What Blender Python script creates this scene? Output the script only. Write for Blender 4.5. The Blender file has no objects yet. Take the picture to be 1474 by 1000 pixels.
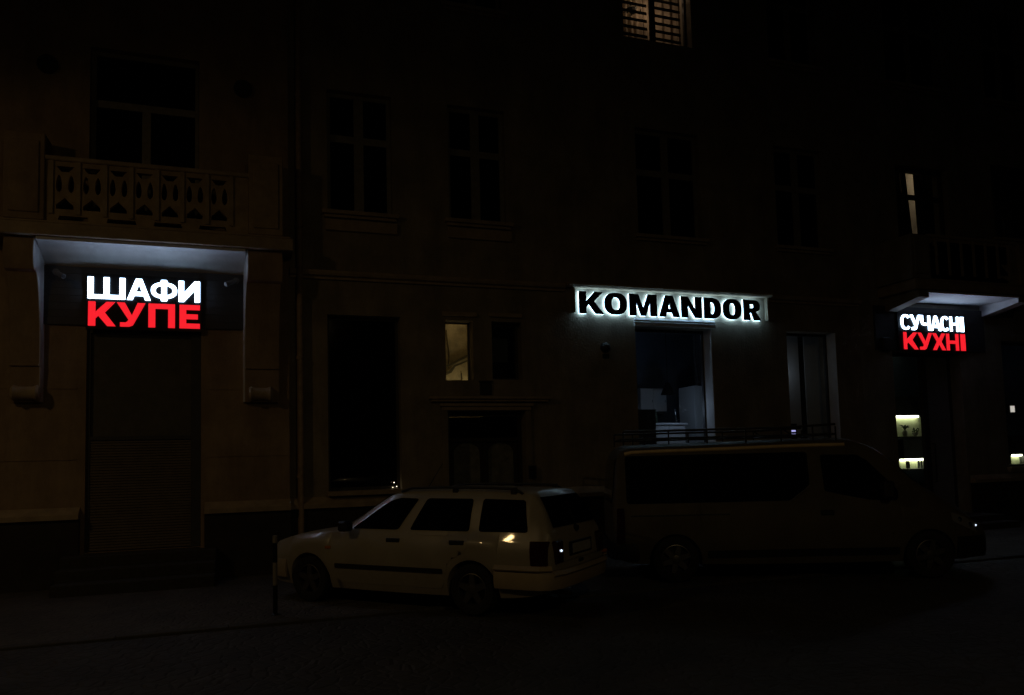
import bpy, bmesh, math, random
from mathutils import Vector, Matrix
from mathutils.geometry import tessellate_polygon
random.seed(7)
S = bpy.context.scene
COL = S.collection
R = math.radians

# ------------------------------------------------------------------ materials
def mat(name, col, rough=.7, metal=0., var=0., scale=6., bump=0., bscale=40., coat=0., emit=None, es=0.):
    m = bpy.data.materials.new(name); m.use_nodes = True
    nt = m.node_tree; b = nt.nodes['Principled BSDF']
    b.inputs['Base Color'].default_value = (*col, 1); b.inputs['Roughness'].default_value = rough
    b.inputs['Metallic'].default_value = metal; b.inputs['Coat Weight'].default_value = coat
    b.inputs['Coat Roughness'].default_value = .035
    if emit:
        b.inputs['Emission Color'].default_value = (*emit, 1); b.inputs['Emission Strength'].default_value = es
    if var or bump:
        tc = nt.nodes.new('ShaderNodeTexCoord')
    if var:
        n = nt.nodes.new('ShaderNodeTexNoise'); n.inputs['Scale'].default_value = scale
        n.inputs['Detail'].default_value = 7; n.inputs['Roughness'].default_value = .65
        nt.links.new(tc.outputs['Object'], n.inputs['Vector'])
        r = nt.nodes.new('ShaderNodeValToRGB')
        r.color_ramp.elements[0].position = .32; r.color_ramp.elements[1].position = .68
        r.color_ramp.elements[0].color = (*[max(0, c * (1 - var)) for c in col], 1)
        r.color_ramp.elements[1].color = (*[min(1, c * (1 + var)) for c in col], 1)
        nt.links.new(n.outputs['Fac'], r.inputs['Fac']); nt.links.new(r.outputs['Color'], b.inputs['Base Color'])
    if bump:
        n2 = nt.nodes.new('ShaderNodeTexNoise'); n2.inputs['Scale'].default_value = bscale; n2.inputs['Detail'].default_value = 6
        nt.links.new(tc.outputs['Object'], n2.inputs['Vector'])
        bu = nt.nodes.new('ShaderNodeBump'); bu.inputs['Strength'].default_value = bump; bu.inputs['Distance'].default_value = .02
        nt.links.new(n2.outputs['Fac'], bu.inputs['Height']); nt.links.new(bu.outputs['Normal'], b.inputs['Normal'])
    return m

def dull(m, lvl):
    m.node_tree.nodes['Principled BSDF'].inputs['Specular IOR Level'].default_value = lvl; return m
def cobble_mat(name, col, scale):
    m = mat(name, col, .75, var=.35, scale=1.3)
    nt = m.node_tree; b = nt.nodes['Principled BSDF']
    tc = nt.nodes.new('ShaderNodeTexCoord')
    v = nt.nodes.new('ShaderNodeTexVoronoi'); v.feature = 'DISTANCE_TO_EDGE'; v.inputs['Scale'].default_value = scale
    nt.links.new(tc.outputs['Object'], v.inputs['Vector'])
    r = nt.nodes.new('ShaderNodeValToRGB'); r.color_ramp.elements[1].position = .16
    nt.links.new(v.outputs['Distance'], r.inputs['Fac'])
    bu = nt.nodes.new('ShaderNodeBump'); bu.inputs['Strength'].default_value = .55; bu.inputs['Distance'].default_value = .03
    nt.links.new(r.outputs['Color'], bu.inputs['Height']); nt.links.new(bu.outputs['Normal'], b.inputs['Normal'])
    return m

def thin_glass(name, tint=(1, 1, 1)):
    m = bpy.data.materials.new(name); m.use_nodes = True
    nt = m.node_tree; nt.nodes.clear()
    o = nt.nodes.new('ShaderNodeOutputMaterial'); mx = nt.nodes.new('ShaderNodeMixShader')
    t = nt.nodes.new('ShaderNodeBsdfTransparent'); t.inputs['Color'].default_value = (*tint, 1)
    g = nt.nodes.new('ShaderNodeBsdfGlossy'); g.inputs['Roughness'].default_value = .02
    lw = nt.nodes.new('ShaderNodeLayerWeight'); lw.inputs['Blend'].default_value = .5
    pw = nt.nodes.new('ShaderNodeMath'); pw.operation = 'POWER'; pw.inputs[1].default_value = 5
    f = nt.nodes.new('ShaderNodeMath'); f.operation = 'MULTIPLY_ADD'; f.inputs[1].default_value = .9; f.inputs[2].default_value = .045
    nt.links.new(lw.outputs['Facing'], pw.inputs[0]); nt.links.new(pw.outputs[0], f.inputs[0])
    nt.links.new(f.outputs[0], mx.inputs[0]); nt.links.new(t.outputs[0], mx.inputs[1]); nt.links.new(g.outputs[0], mx.inputs[2])
    nt.links.new(mx.outputs[0], o.inputs['Surface'])
    return m

M = dict(
    plaster_l=mat('warm_plaster', (.34, .25, .17), .9, var=.22, scale=1.6, bump=.35, bscale=28),
    plaster_m=mat('grey_ochre_plaster', (.30, .255, .19), .9, var=.28, scale=1.2, bump=.4, bscale=26),
    plaster_r=mat('pale_plaster', (.30, .27, .22), .9, var=.22, scale=1.4, bump=.35, bscale=28),
    trim=mat('moulding_plaster', (.38, .30, .21), .85, var=.2, scale=5, bump=.2, bscale=50),
    pale_trim=mat('cream_cast_stone', (.37, .28, .18), .85, var=.22, scale=4, bump=.25, bscale=45), grey_door=mat('blue_grey_door', (.20, .21, .24), .6, var=.1), dark_slats=mat('dark_door_boards', (.085, .078, .062), .6, var=.2, scale=5),
    cam_grey=mat('grey_camera_shell', (.16, .16, .165), .5, var=.1),
    soffit=mat('white_painted_plaster', (.62, .62, .64), .85, var=.12, scale=3, bump=.2, bscale=40),
    plinth=mat('dark_plinth_render', (.035, .03, .027), .9, var=.3, scale=3, bump=.5, bscale=30),
    frame=mat('painted_window_wood', (.24, .22, .18), .6, var=.2, scale=9, bump=.1),
    dframe=mat('dark_window_wood', (.05, .045, .04), .6, var=.2, scale=9, bump=.1),
    white_frame=mat('white_plastic_frame', (.6, .6, .6), .5, var=.05),
    black_glass=mat('dark_glass', (.004, .004, .006), .04, var=0),
    glass=thin_glass('clear_glass'), dim_glass=thin_glass('dusty_glass', (.75, .78, .8)),
    shutter=mat('beige_steel_slats', (.15, .125, .095), .55, var=.15, scale=4, bump=.08),
    graph=mat('dark_grey_cladding', (.05, .05, .055), .6, var=.15, scale=8, bump=.1),
    black=mat('black_acrylic', (.006, .006, .007), .35), blackmat=mat('matt_black', (.008, .008, .008), .8),
    stone=mat('granite_step', (.065, .06, .055), .8, var=.3, scale=18, bump=.3),
    dark_stone=mat('worn_dark_step', (.04, .037, .034), .85, var=.3, scale=14, bump=.3), kerb=mat('granite_kerb', (.06, .056, .05), .8, var=.35, scale=14, bump=.4),
    door=mat('old_painted_door', (.022, .018, .014), .6, var=.3, scale=8, bump=.2),
    paper=mat('faded_notice_paper', (.2, .2, .17), .9, var=.35, scale=9),
    zinc=mat('painted_drainpipe', (.30, .22, .15), .6, var=.25, scale=10, bump=.1),
    panel=mat('light_grey_panel', (.29, .265, .22), .85, var=.15, scale=3),
    asphalt=cobble_mat('cobbled_road', (.05, .047, .044), 7.0),
    pave=cobble_mat('paving_setts', (.085, .075, .065), 9.0),
    rubber=mat('tyre_rubber', (.012, .012, .012), .8, bump=.2, bscale=80),
    alloy=mat('dull_alloy', (.16, .155, .15), .4, metal=.8, var=.15, scale=20),
    steel=mat('dark_steel', (.05, .05, .05), .5, metal=.7, var=.2), chrome=mat('polished_chrome', (.7, .7, .7), .06, metal=1.),
    car=mat('off_white_car_paint', (.35, .315, .25), .36, var=.10, scale=2.5, coat=.4),
    gutter=mat('pale_gutter_strip', (.78, .60, .33), .35, var=.2, scale=3), car_glass=dull(mat('dusty_car_glass', (.004, .004, .006), .5), 0.),  # gutter: golden lamp highlight put into the strip's base colour
    van=dull(mat('dark_van_paint', (.105, .09, .065), .5, var=.18, scale=2), .22),
    plastic=mat('black_car_plastic', (.012, .012, .012), .55, bump=.1, bscale=120),
    grey_bumper=mat('painted_bumper', (.42, .34, .23), .4, var=.08, coat=.4),
    red_lens=mat('dark_red_lens', (.03, .004, .004), .08, coat=1.), amber=mat('amber_lens', (.5, .18, .02), .2, coat=.6),
    clear_lens=mat('clear_lens', (.25, .25, .26), .05, coat=1.),
    plate=mat('number_plate', (.4, .4, .38), .5, var=.15, scale=20), white_band=mat('worn_white_band', (.26, .24, .2), .5, var=.15, scale=20),
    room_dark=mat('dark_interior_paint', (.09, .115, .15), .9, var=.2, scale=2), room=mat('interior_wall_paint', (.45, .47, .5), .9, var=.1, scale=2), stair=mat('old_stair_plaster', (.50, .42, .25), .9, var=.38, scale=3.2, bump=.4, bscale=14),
    rail=mat('stair_rail_paint', (.10, .085, .045), .6, var=.2), cab=mat('white_lacquer', (.62, .64, .66), .25, var=.03),
    cab_dark=mat('dark_veneer', (.05, .048, .045), .45, var=.3, scale=6), worktop=mat('pale_stone_top', (.6, .63, .68), .18, var=.1, scale=9),
    tile=mat('green_cream_splashback', (.62, .66, .40), .5, var=.06, scale=4), curtain=mat('sheer_curtain', (.55, .45, .33), .9, var=.15, scale=9),
    blind=mat('dark_wood_slat', (.02, .014, .01), .6, var=.2), leaf=mat('dark_leaf', (.03, .05, .02), .6, var=.4, scale=30), pot=mat('glazed_pot', (.25, .25, .2), .3, var=.2),
    glow_white=mat('lit_white_face', (.8, .8, .8), .4, emit=(.52, .74, 1.), es=8.),
    glow_red=mat('lit_red_face', (.6, .02, .03), .4, emit=(1., .017, .029), es=.95),
    back_led=mat('white_backlight', (.8, .8, .8), .4, emit=(.44, .74, 1.), es=10.5),
    strip=mat('led_strip', (.8, .8, .7), .4, emit=(.95, 1., .72), es=7.),
    spot=mat('dim_lit_diffuser', (.5, .5, .5), .4, emit=(1., .95, .85), es=.55), led=mat('small_white_led', (.8, .8, .8), .3, emit=(.72, .84, 1.), es=1.6), tiny=mat('small_lit_bulb', (.8, .8, .7), .4, emit=(1., .85, .6), es=2.0), screen=mat('lit_screen', (.1, .1, .2), .3, emit=(.5, .5, 1.), es=1.0),  # the small white emission stands in for glints on the vehicles' lenses
    lampglass=mat('sodium_lamp_glass', (.8, .6, .3), .3, emit=(1., .6, .25), es=30.),
)

for k in ('plaster_l', 'plaster_m', 'plaster_r'):           # rain streaks and old patches: stretch the stain noise downwards and lay a broader one over it
    nt = M[k].node_tree; b = nt.nodes['Principled BSDF']; src = b.inputs['Base Color'].links[0].from_socket
    tc = nt.nodes.new('ShaderNodeTexCoord'); mp = nt.nodes.new('ShaderNodeMapping'); mp.inputs['Scale'].default_value = (1.3, 1.3, .30)
    n = nt.nodes.new('ShaderNodeTexNoise'); n.inputs['Scale'].default_value = 1.6; n.inputs['Detail'].default_value = 8; n.inputs['Roughness'].default_value = .7
    r = nt.nodes.new('ShaderNodeValToRGB'); r.color_ramp.elements[0].position = .36; r.color_ramp.elements[1].position = .6
    r.color_ramp.elements[0].color = (.52, .50, .47, 1); r.color_ramp.elements[1].color = (1, 1, 1, 1)
    mx = nt.nodes.new('ShaderNodeMix'); mx.data_type = 'RGBA'; mx.blend_type = 'MULTIPLY'; mx.inputs[0].default_value = .55
    nt.links.new(tc.outputs['Object'], mp.inputs[0]); nt.links.new(mp.outputs[0], n.inputs['Vector']); nt.links.new(n.outputs['Fac'], r.inputs['Fac'])
    nt.links.new(src, mx.inputs[6]); nt.links.new(r.outputs['Color'], mx.inputs[7]); nt.links.new(mx.outputs[2], b.inputs['Base Color'])

# ------------------------------------------------------------------ mesh builder
ROOT = {}
class MB:
    def __init__(s): s.v = []; s.f = []
    def add(s, vs, fs):
        o = len(s.v); s.v += [tuple(p) for p in vs]; s.f += [tuple(i + o for i in f) for f in fs]; return s
    def box(s, x0, x1, y0, y1, z0, z1):
        return s.add([(x0, y0, z0), (x1, y0, z0), (x1, y1, z0), (x0, y1, z0), (x0, y0, z1), (x1, y0, z1), (x1, y1, z1), (x0, y1, z1)],
                     [(3, 2, 1, 0), (4, 5, 6, 7), (0, 1, 5, 4), (1, 2, 6, 5), (2, 3, 7, 6), (3, 0, 4, 7)])
    def prism(s, pts, a0, a1, axis='x', holes=()):
        """pts 2-D polygon extruded from a0 to a1 along axis; 2-D axes are the other two in order (y,z), (x,z) or (x,y)"""
        loops = [list(pts)] + [list(h) for h in holes]
        flat = [p for l in loops for p in l]
        tris = tessellate_polygon([[Vector((p[0], p[1], 0)) for p in l] for l in loops])
        def P(p, a): return {'x': (a, p[0], p[1]), 'y': (p[0], a, p[1]), 'z': (p[0], p[1], a)}[axis]
        n = len(flat)
        vs = [P(p, a0) for p in flat] + [P(p, a1) for p in flat]
        fs = [tuple(t) for t in tris] + [tuple(i + n for i in reversed(t)) for t in tris]
        o = 0
        for l in loops:
            k = len(l)
            for i in range(k):
                j = (i + 1) % k
                fs.append((o + i, o + j, o + j + n, o + i + n))
            o += k
        return s.add(vs, fs)
    def tube(s, path, r, n=10, cap=True):
        path = [Vector(p) for p in path]; rings = []
        for i, p in enumerate(path):
            d = (path[min(i + 1, len(path) - 1)] - path[max(i - 1, 0)]).normalized()
            a = Vector((0, 0, 1)) if abs(d.z) < .9 else Vector((1, 0, 0))
            u = d.cross(a).normalized(); w = d.cross(u)
            rr = r[i] if isinstance(r, (list, tuple)) else r
            rings.append([p + (u * math.cos(2 * math.pi * k / n) + w * math.sin(2 * math.pi * k / n)) * rr for k in range(n)])
        vs = [q for ring in rings for q in ring]
        fs = [(i * n + k, i * n + (k + 1) % n, (i + 1) * n + (k + 1) % n, (i + 1) * n + k) for i in range(len(path) - 1) for k in range(n)]
        if cap: fs += [tuple(range(n - 1, -1, -1)), tuple((len(path) - 1) * n + k for k in range(n))]
        return s.add(vs, fs)
    def lathe(s, prof, c=(0, 0, 0), axis='z', n=24, cap=True):
        vs = []
        for r, h in prof:
            for k in range(n):
                a = 2 * math.pi * k / n; u, w = r * math.cos(a), r * math.sin(a)
                q = {'z': (u, w, h), 'y': (u, h, w), 'x': (h, u, w)}[axis]
                vs.append((q[0] + c[0], q[1] + c[1], q[2] + c[2]))
        m = len(prof)
        fs = [(i * n + k, i * n + (k + 1) % n, (i + 1) * n + (k + 1) % n, (i + 1) * n + k) for i in range(m - 1) for k in range(n)]
        if cap: fs += [tuple(range(n - 1, -1, -1)), tuple((m - 1) * n + k for k in range(n))]
        return s.add(vs, fs)
    def build(s, name, m, parent=None, smooth=0, bevel=0.):
        off = ROOT.get(parent.name, Vector((0, 0, 0))) if parent else Vector((0, 0, 0))
        bm = bmesh.new()
        vv = [bm.verts.new(Vector(p) - off) for p in s.v]
        for f in s.f:
            try: bm.faces.new([vv[i] for i in f])
            except ValueError: pass
        bmesh.ops.remove_doubles(bm, verts=bm.verts, dist=1e-5)
        bmesh.ops.dissolve_degenerate(bm, edges=bm.edges, dist=1e-6)
        bmesh.ops.recalc_face_normals(bm, faces=bm.faces)
        if bevel:
            es = [e for e in bm.edges if len(e.link_faces) == 2 and e.calc_face_angle(0) > .6]
            bmesh.ops.bevel(bm, geom=es, offset=bevel, segments=1, affect='EDGES', clamp_overlap=True)
        me = bpy.data.meshes.new(name); bm.to_mesh(me); bm.free()
        me.materials.append(m)
        if smooth:
            for p in me.polygons: p.use_smooth = True
            me.set_sharp_from_angle(angle=R(smooth))
        o = bpy.data.objects.new(name, me); COL.objects.link(o)
        if parent: o.parent = parent
        ROOT[o.name] = off
        return o

def tag(o, label, cat, group=None, kind=None):
    if label: o['label'] = label
    if cat: o['category'] = cat
    if group: o['group'] = group
    if kind: o['kind'] = kind
    return o
def thing(name, label, cat, loc=(0, 0, 0), group=None):
    o = bpy.data.objects.new(name, None); COL.objects.link(o); o.location = loc; o.empty_display_size = .2
    ROOT[o.name] = Vector(loc)
    return tag(o, label, cat, group)
def copy_tree(o, parent=None):
    c = o.copy(); COL.objects.link(c); c.parent = parent
    for ch in list(o.children): copy_tree(ch, c)
    return c
def box(name, m, parent, *b, bevel=0.): return MB().box(*b).build(name, m, parent, bevel=bevel)

# ------------------------------------------------------------------ ground
tag(MB().box(-150, 150, -150, 120, -.5, 0).build('road', M['asphalt']), None, None, kind='structure')
tag(MB().box(-150, 150, -4.20, .3, -.3, .012).build('pavement', M['pave']), None, None, kind='structure')
kb = MB(); x = -60.
while x < 60:
    L = random.uniform(.9, 1.15); kb.box(x + .004, x + L - .004, -4.36, -4.205, -.3, .03 + random.uniform(-.004, .004)); x += L
tag(kb.build('kerb', M['kerb'], bevel=.008), None, None, kind='structure')

# ------------------------------------------------------------------ building helpers
def rect(x0, x1, z0, z1): return [(x0, z0), (x1, z0), (x1, z1), (x0, z1)]
def bars(x0, x1, z0, z1, t, vs=(), hs=(), y0=0, y1=.06):
    """frame with mullions vs = (x, width, z0, z1) and transoms hs = (z, height)"""
    m = MB()
    m.box(x0, x0 + t, y0, y1, z0, z1).box(x1 - t, x1, y0, y1, z0, z1)
    m.box(x0 + t, x1 - t, y0, y1, z0, z0 + t).box(x0 + t, x1 - t, y0, y1, z1 - t, z1)
    for z, h in hs: m.box(x0 + t, x1 - t, y0 - .004, y1 + .004, z, z + h)
    for xx, w, a, b in vs: m.box(xx, xx + w, y0 - .008, y1 + .008, a, b)
    return m
def window(par, x0, x1, z0, z1, yw, mats=('frame', 'black_glass'), tz=None, th=.14, mw=.16, t=.07, dep=.14, split_top=True, sill=True):
    y0 = yw + dep
    xm = (x0 + x1) / 2
    hs = [(tz, th)] if tz else []
    zt = z1 - t if split_top or not tz else tz
    fr = bars(x0, x1, z0, z1, t, [(xm - mw / 2, mw, z0 + t, zt)] if mw else [], hs, y0, y0 + .07).build('window', M[mats[0]], par)
    ranges = [(z0 + t, tz if tz else z1 - t, True)]
    if tz: ranges.append((tz + th, z1 - t, split_top))
    for a, b, sp in ranges:
        cols = [(x0 + t, xm - mw / 2), (xm + mw / 2, x1 - t)] if (sp and mw) else [(x0 + t, x1 - t)]
        for c0, c1 in cols:
            box('pane', M[mats[1]], fr, c0 + .003, c1 - .003, y0 + .03, y0 + .038, a + .003, b - .003)
    if sill:
        s = MB().box(x0 - .1, x1 + .1, yw - .12, y0 - .002, z0 - .075, z0 - .005).box(x0 - .06, x1 + .06, yw - .07, yw + .0, z0 - .13, z0 - .08)
        s.build('sill', M['trim'], fr, bevel=.006)
    return fr
def wall(par, x0, x1, z1, yw, holes, m, th=.42):
    # each storey strip filled with its own openings
    o = MB().prism(rect(x0, x1, 0, z1), yw, yw + th, 'y', [rect(*h) for h in holes]).build('wall', M[m], par)
    return o
def shell(par, x0, x1, z1, yw, m, depth=9.):
    MB().box(x0, x0 + .4, yw + .425, yw + depth, 0, z1).box(x1 - .4, x1, yw + .425, yw + depth, 0, z1)\
        .box(x0 + .405, x1 - .405, yw + depth - .4, yw + depth, 0, z1).build('side_wall', M[m], par)
    r = MB().prism([(yw - .35, z1 + .004), (yw + depth + .2, z1 + .004), (yw + depth + .2, z1 + .3), (yw + depth / 2, z1 + 2.6), (yw - .35, z1 + .3)], x0, x1, 'x')
    r.build('roof', M['plinth'], par)
def room(par, x0, x1, y0, y1, z0, z1, m, t=.06):
    r = MB().box(x0, x1, y1, y1 + t, z0, z1).box(x0 - t, x0, y0, y1 + t, z0, z1).box(x1, x1 + t, y0, y1 + t, z0, z1)
    r.box(x0 - t, x1 + t, y0, y1 + t, z0 - t, z0 - .002).box(x0 - t, x1 + t, y0, y1 + t, z1 + .002, z1 + t)
    return r.build('room', M[m], par)
def point(name, loc, w, col=(1, 1, 1), r=.08):
    l = bpy.data.lights.new(name, 'POINT'); l.energy = w; l.color = col; l.shadow_soft_size = r
    o = bpy.data.objects.new(name, l); o.location = loc; COL.objects.link(o); return o

def balcony_bay(B, xi0, xi1, yw, d, zf, zw, plaster, scrolls):
    """balcony between two brackets whose inner faces stand at xi0 and xi1: soffit rises from zw at the wall to zf at the front"""
    bl, br = (.38, .53) if scrolls else (.28, .28); yf = yw - d; x0, x1 = xi0 - bl - (.6 if scrolls else .1), xi1 + br + (.19 if scrolls else .1); xc = (x0 + x1) / 2
    sl = MB().box(x0 - .06, x1 + .06, yf - .05, yw - .002, zf + .055, zf + .25).box(x0 - .02, x1 + .02, yf - .02, yw - .004, zf + .254, zf + .29)
    slab = sl.build('balcony', M['trim'], B, bevel=.012)
    n = 12; lo = [(yw - .004 - (d - .01) * k / n, zw + (zf - zw) * math.sin(k / n * math.pi / 2)) for k in range(n + 1)]
    MB().prism(lo + [(yf + .006, zf + .052), (yw - .004, zf + .052)], xi0 - .03, xi1 + .03, 'x').build('soffit', M['soffit'], slab, smooth=40)
    for sg, xi, bw in ((-1, xi0, bl), (1, xi1, br)):
        if scrolls:
            prof = [(0, zf + .05), (.37, zf + .05), (.395, zf - .10), (.40, zf - .2), (.385, zf - .36), (.35, zf - .44), (.28, zf - .47), (.245, zf - .56), (.20, zf - .78), (.16, zf - 1.1), (.135, zf - 1.5),
                    (.13, 3.42), (.155, 3.415), (.155, 3.385), (.12, 3.38), (.11, 2.84), (0, 2.84)]
        else:
            prof = [(0, zf + .05), (d - .02, zf + .05), (d - .02, zf - .10), (.0, zf - .27)]
        sl_ = .08 if scrolls else 0.
        def shear(mb):
            mb.v = [(x + sg * sl_ * (yw - y) / .4, y, z) for x, y, z in mb.v]; return mb
        pp_ = [(yw - .003 - u, z) for u, z in prof]
        c = shear(MB().prism(pp_, min(xi, xi + sg * bw), max(xi, xi + sg * bw), 'x')).build('bracket', M[plaster], B, smooth=25)
        if scrolls or sg > 0: shear(MB().prism([(p[0] + .003, p[1]) for p in pp_], min(xi - sg * .012, xi - sg * .001), max(xi - sg * .012, xi - sg * .001), 'x')).build('cheek', M['soffit'], c)
        if scrolls:
            cx = xi + sg * bw / 2
            MB().lathe([(.02, -.19), (.10, -.185), (.125, -.15), (.10, -.10), (.10, .10), (.125, .15), (.10, .185), (.02, .19)], (cx, yw - .15, 2.97), 'x', 22).build('scroll', M['trim'], c, smooth=35)
    for cx in (xi0 - .19, xi1 + .35):
        MB().box(cx - .27, cx + .27, yf - .01, yw - .003, zf + .295, zf + (1.63 if scrolls else 1.27)).box(cx - .20, cx + .20, yf - .035, yf - .012, zf + .40, zf + (1.50 if scrolls else 1.17)).build('pier', M['pale_trim' if cx > xi1 else plaster], slab, bevel=.02)
    # balustrade panel with pierced pattern
    a0, a1 = xi0 + .085, xi1 + .075; zb, zt = zf + .295, zf + 1.31
    holes = []; n = 7; u = .366; st = a1 - .26 - n * u
    for i in range(n):
        c = st + (i + .5) * u
        holes.append([(c - .12, zt - .15), (c - .05, zt - .235), (c + .05, zt - .235), (c + .12, zt - .15)])
        for sg in (-1, 1):
            holes.append([(c + sg * .082 + .04 * math.cos(an) * (1 - .25 * math.sin(an)), zt - .42 + .135 * math.sin(an)) for an in [2 * math.pi * k / 14 for k in range(14)]])
        holes.append([(c - .12, zb + .20), (c + .12, zb + .20), (c + .115, zb + .265), (c + .05, zb + .325), (c, zb + .375), (c - .05, zb + .325), (c - .115, zb + .265)])
    for i in range(4):
        c = st + n * u - .28 - i * .66
        holes.append([(c - .21, zb + .03), (c + .21, zb + .03), (c + .19, zb + .095), (c - .19, zb + .095)])
    MB().prism(rect(a0, a1, zb, zt - .075), yf + .04, yf + .13, 'y', holes).build('balustrade', M['pale_trim'], slab)
    MB().box(a0 - .02, a1 + .02, yf + .0, yf + .17, zt - .073, zt).build('rail', M['trim'], slab, bevel=.015)
    for i in range(n + 1):
        MB().box(st + i * u - .03, st + i * u + .03, yf + .012, yf + .038, zb + .12, zt - .078).build('pilaster_strip', M['trim'], slab)

# ------------------------------------------------------------------ left building
YL = -.12
XL = -1.45
B1 = thing('apartment_building', 'brown plastered house with a balcony on brackets over a shuttered shop door, at the left', 'building', (-3.5, YL, 0))
door1 = (-2.36, -.70, .52, 4.02); bdoor = (-2.36, -.74, 5.56, 8.58)
wall(B1, -9.0, .68, 15.0, YL, [door1, bdoor, (-7.6, -6.2, 1.5, 4.3), (-7.6, -6.2, 6.2, 8.5), (-2.3, -.8, 10.4, 12.7), (-7.6, -6.2, 10.4, 12.7)], 'plaster_l')
shell(B1, -9.0, .68, 15.0, YL, 'plaster_l')
for a, b in ((-9.02, door1[0] - .06), (door1[1] + .06, .69)):
    pl = box('plinth', M['plinth'], B1, a, b, YL - .10, YL - .002, -.02, 1.04)
    MB().prism([(YL - .002, 1.045), (YL - .15, 1.045), (YL - .15, 1.12), (YL - .002, 1.225)], a, b, 'x').build('plinth_ledge', M['trim'], pl)
balcony_bay(B1, -2.95, -.045, YL, .45, 5.26, 4.99, 'plaster_l', True)
window(B1, *bdoor, YL, tz=7.65, th=.12, mw=.13, split_top=False, sill=False)
for q in ((-7.6, -6.2, 1.5, 4.3), (-7.6, -6.2, 6.2, 8.5), (-2.3, -.8, 10.4, 12.7), (-7.6, -6.2, 10.4, 12.7)):
    window(B1, *q, YL, tz=q[2] + (q[3] - q[2]) * .62)
# entrance: dark transom above, steel slat shutter below, steps
sd = MB().box(door1[0], door1[0] + .05, YL + .05, YL + .3, .52, 4.02).box(door1[1] - .15, door1[1], YL + .05, YL + .3, .52, 4.02)\
    .box(door1[0] + .05, door1[1] - .15, YL + .05, YL + .3, 3.94, 4.02).box(door1[0] + .05, door1[1] - .15, YL + .05, YL + .3, 2.25, 2.31).build('shop_door', M['graph'], B1)
shp = MB(); z = .53
while z < 2.24:
    shp.prism([(YL + .08, z), (YL + .065, z + .012), (YL + .065, z + .030), (YL + .08, z + .042), (YL + .10, z + .042), (YL + .10, z)], door1[0] + .052, door1[1] - .152, 'x'); z += .0428
shp.build('roller_shutter', M['shutter'], sd)
box('transom_panel', M['dark_slats'], sd, door1[0] + .053, door1[1] - .153, YL + .10, YL + .12, 2.313, 3.938)
fa = MB(); z = 4.05
while z < 4.97:
    fa.box(-2.955, .04, YL - .045, YL - .004, z, z + .112); z += .115
fa.build('fascia', M['graph'], B1)
stp = MB().box(-2.62, -.45, YL - .36, YL - .105, -.01, .505).box(-2.62, -.45, YL - .66, YL - .365, -.01, .34).box(-2.62, -.45, YL - .96, YL - .665, -.01, .175)
stp.box(door1[0] + .003, door1[1] - .003, YL - .1, YL + .4, .3, .516)
stp.build('steps', M['dark_stone'], B1, bevel=.012)
gl = MB()
for zz in (1.95, 3.05):                                    # shallow grooves read as thin raised bands of render
    gl.box(-9.0, door1[0] - .12, YL - .012, YL - .002, zz, zz + .02).box(door1[1] + .12, .679, YL - .012, YL - .002, zz, zz + .02)
gl.build('render_band', M['plaster_l'], B1)
for cx in (-2.95, -.05): MB().lathe([(.02, 0), (.15, .002), (.15, .03), (.11, .05), (.02, .055)], (cx, YL - .056, 8.18), 'y', 20).build('rosette', M['plinth'], B1, smooth=35)

# ------------------------------------------------------------------ middle building
B2 = thing('apartment_building', 'long ochre plastered house with a string course, dark double door and lit stair window', 'building', (7, 0, 0))
XM0, XM1 = .682, 13.0
tall = (1.33, 2.60, 1.32, 4.39); lit = (3.44, 3.965, 3.26, 4.37); lit2 = (4.33, 4.92, 3.28, 4.37); ddoor = (3.46, 4.95, .02, 2.69)
kwin = (7.34, 9.12, 1.35, 4.38); rwin = (11.0, 12.32, 1.35, 4.40)
w1 = (1.35, 2.50, 6.24, 8.45); w2 = (3.56, 4.68, 6.26, 8.46)
ups = [(7.5, 9.0, 6.26, 8.5), (10.9, 12.2, 6.26, 8.5)]
top = [(1.35, 2.5, 10.42, 12.7), (3.56, 4.68, 10.42, 12.7), (10.9, 12.2, 10.42, 12.7)]; ltop = (7.33, 8.95, 10.40, 12.75)
wall(B2, XM0, XM1, 15.0, 0, [tall, lit, lit2, ddoor, kwin, rwin, w1, w2, ltop] + ups + top, 'plaster_m')
shell(B2, XM0, XM1, 15.0, 0, 'plaster_m')
for a, b in ((.69, 3.36), (5.05, 12.99)):
    pl = box('plinth', M['plinth'], B2, a, b, -.08, -.002, -.02, 1.04)
    MB().prism([(-.002, 1.045), (-.14, 1.045), (-.14, 1.12), (-.002, 1.235)], a, b, 'x').build('plinth_ledge', M['trim'], pl)
MB().prism([(-.002, 5.0), (-.05, 5.0), (-.05, 5.04), (-.11, 5.06), (-.13, 5.10), (-.13, 5.14), (-.002, 5.18)], .70, 5.81, 'x').build('string_course', M['trim'], B2)
MB().prism([(-.002, 5.0), (-.05, 5.0), (-.05, 5.04), (-.11, 5.06), (-.13, 5.10), (-.13, 5.14), (-.002, 5.18)], 10.56, 12.98, 'x').build('string_course', M['trim'], B2)
window(B2, *w1, 0, tz=7.55, th=.13, mw=.17); window(B2, *w2, 0, tz=7.54, th=.13, mw=.17)
for q in (w1, w2):
    MB().box(q[0] - .04, q[1] + .08, -.06, -.002, q[2] - .36, q[2] - .16).build('apron', M['trim'], B2, bevel=.01)
for q in ups: window(B2, *q, 0, tz=7.55, th=.13, mw=.16)
for q in top: window(B2, *q, 0, tz=q[2] + 1.35, th=.13, mw=.16)
tw = window(B2, *tall, 0, mats=('dframe', 'black_glass'), mw=0, t=.05, dep=.2, sill=False)
MB().box(tall[0] - .03, tall[1] + .03, -.16, .19, 1.24, 1.315).build('sill', M['trim'], tw, bevel=.006)
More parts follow.
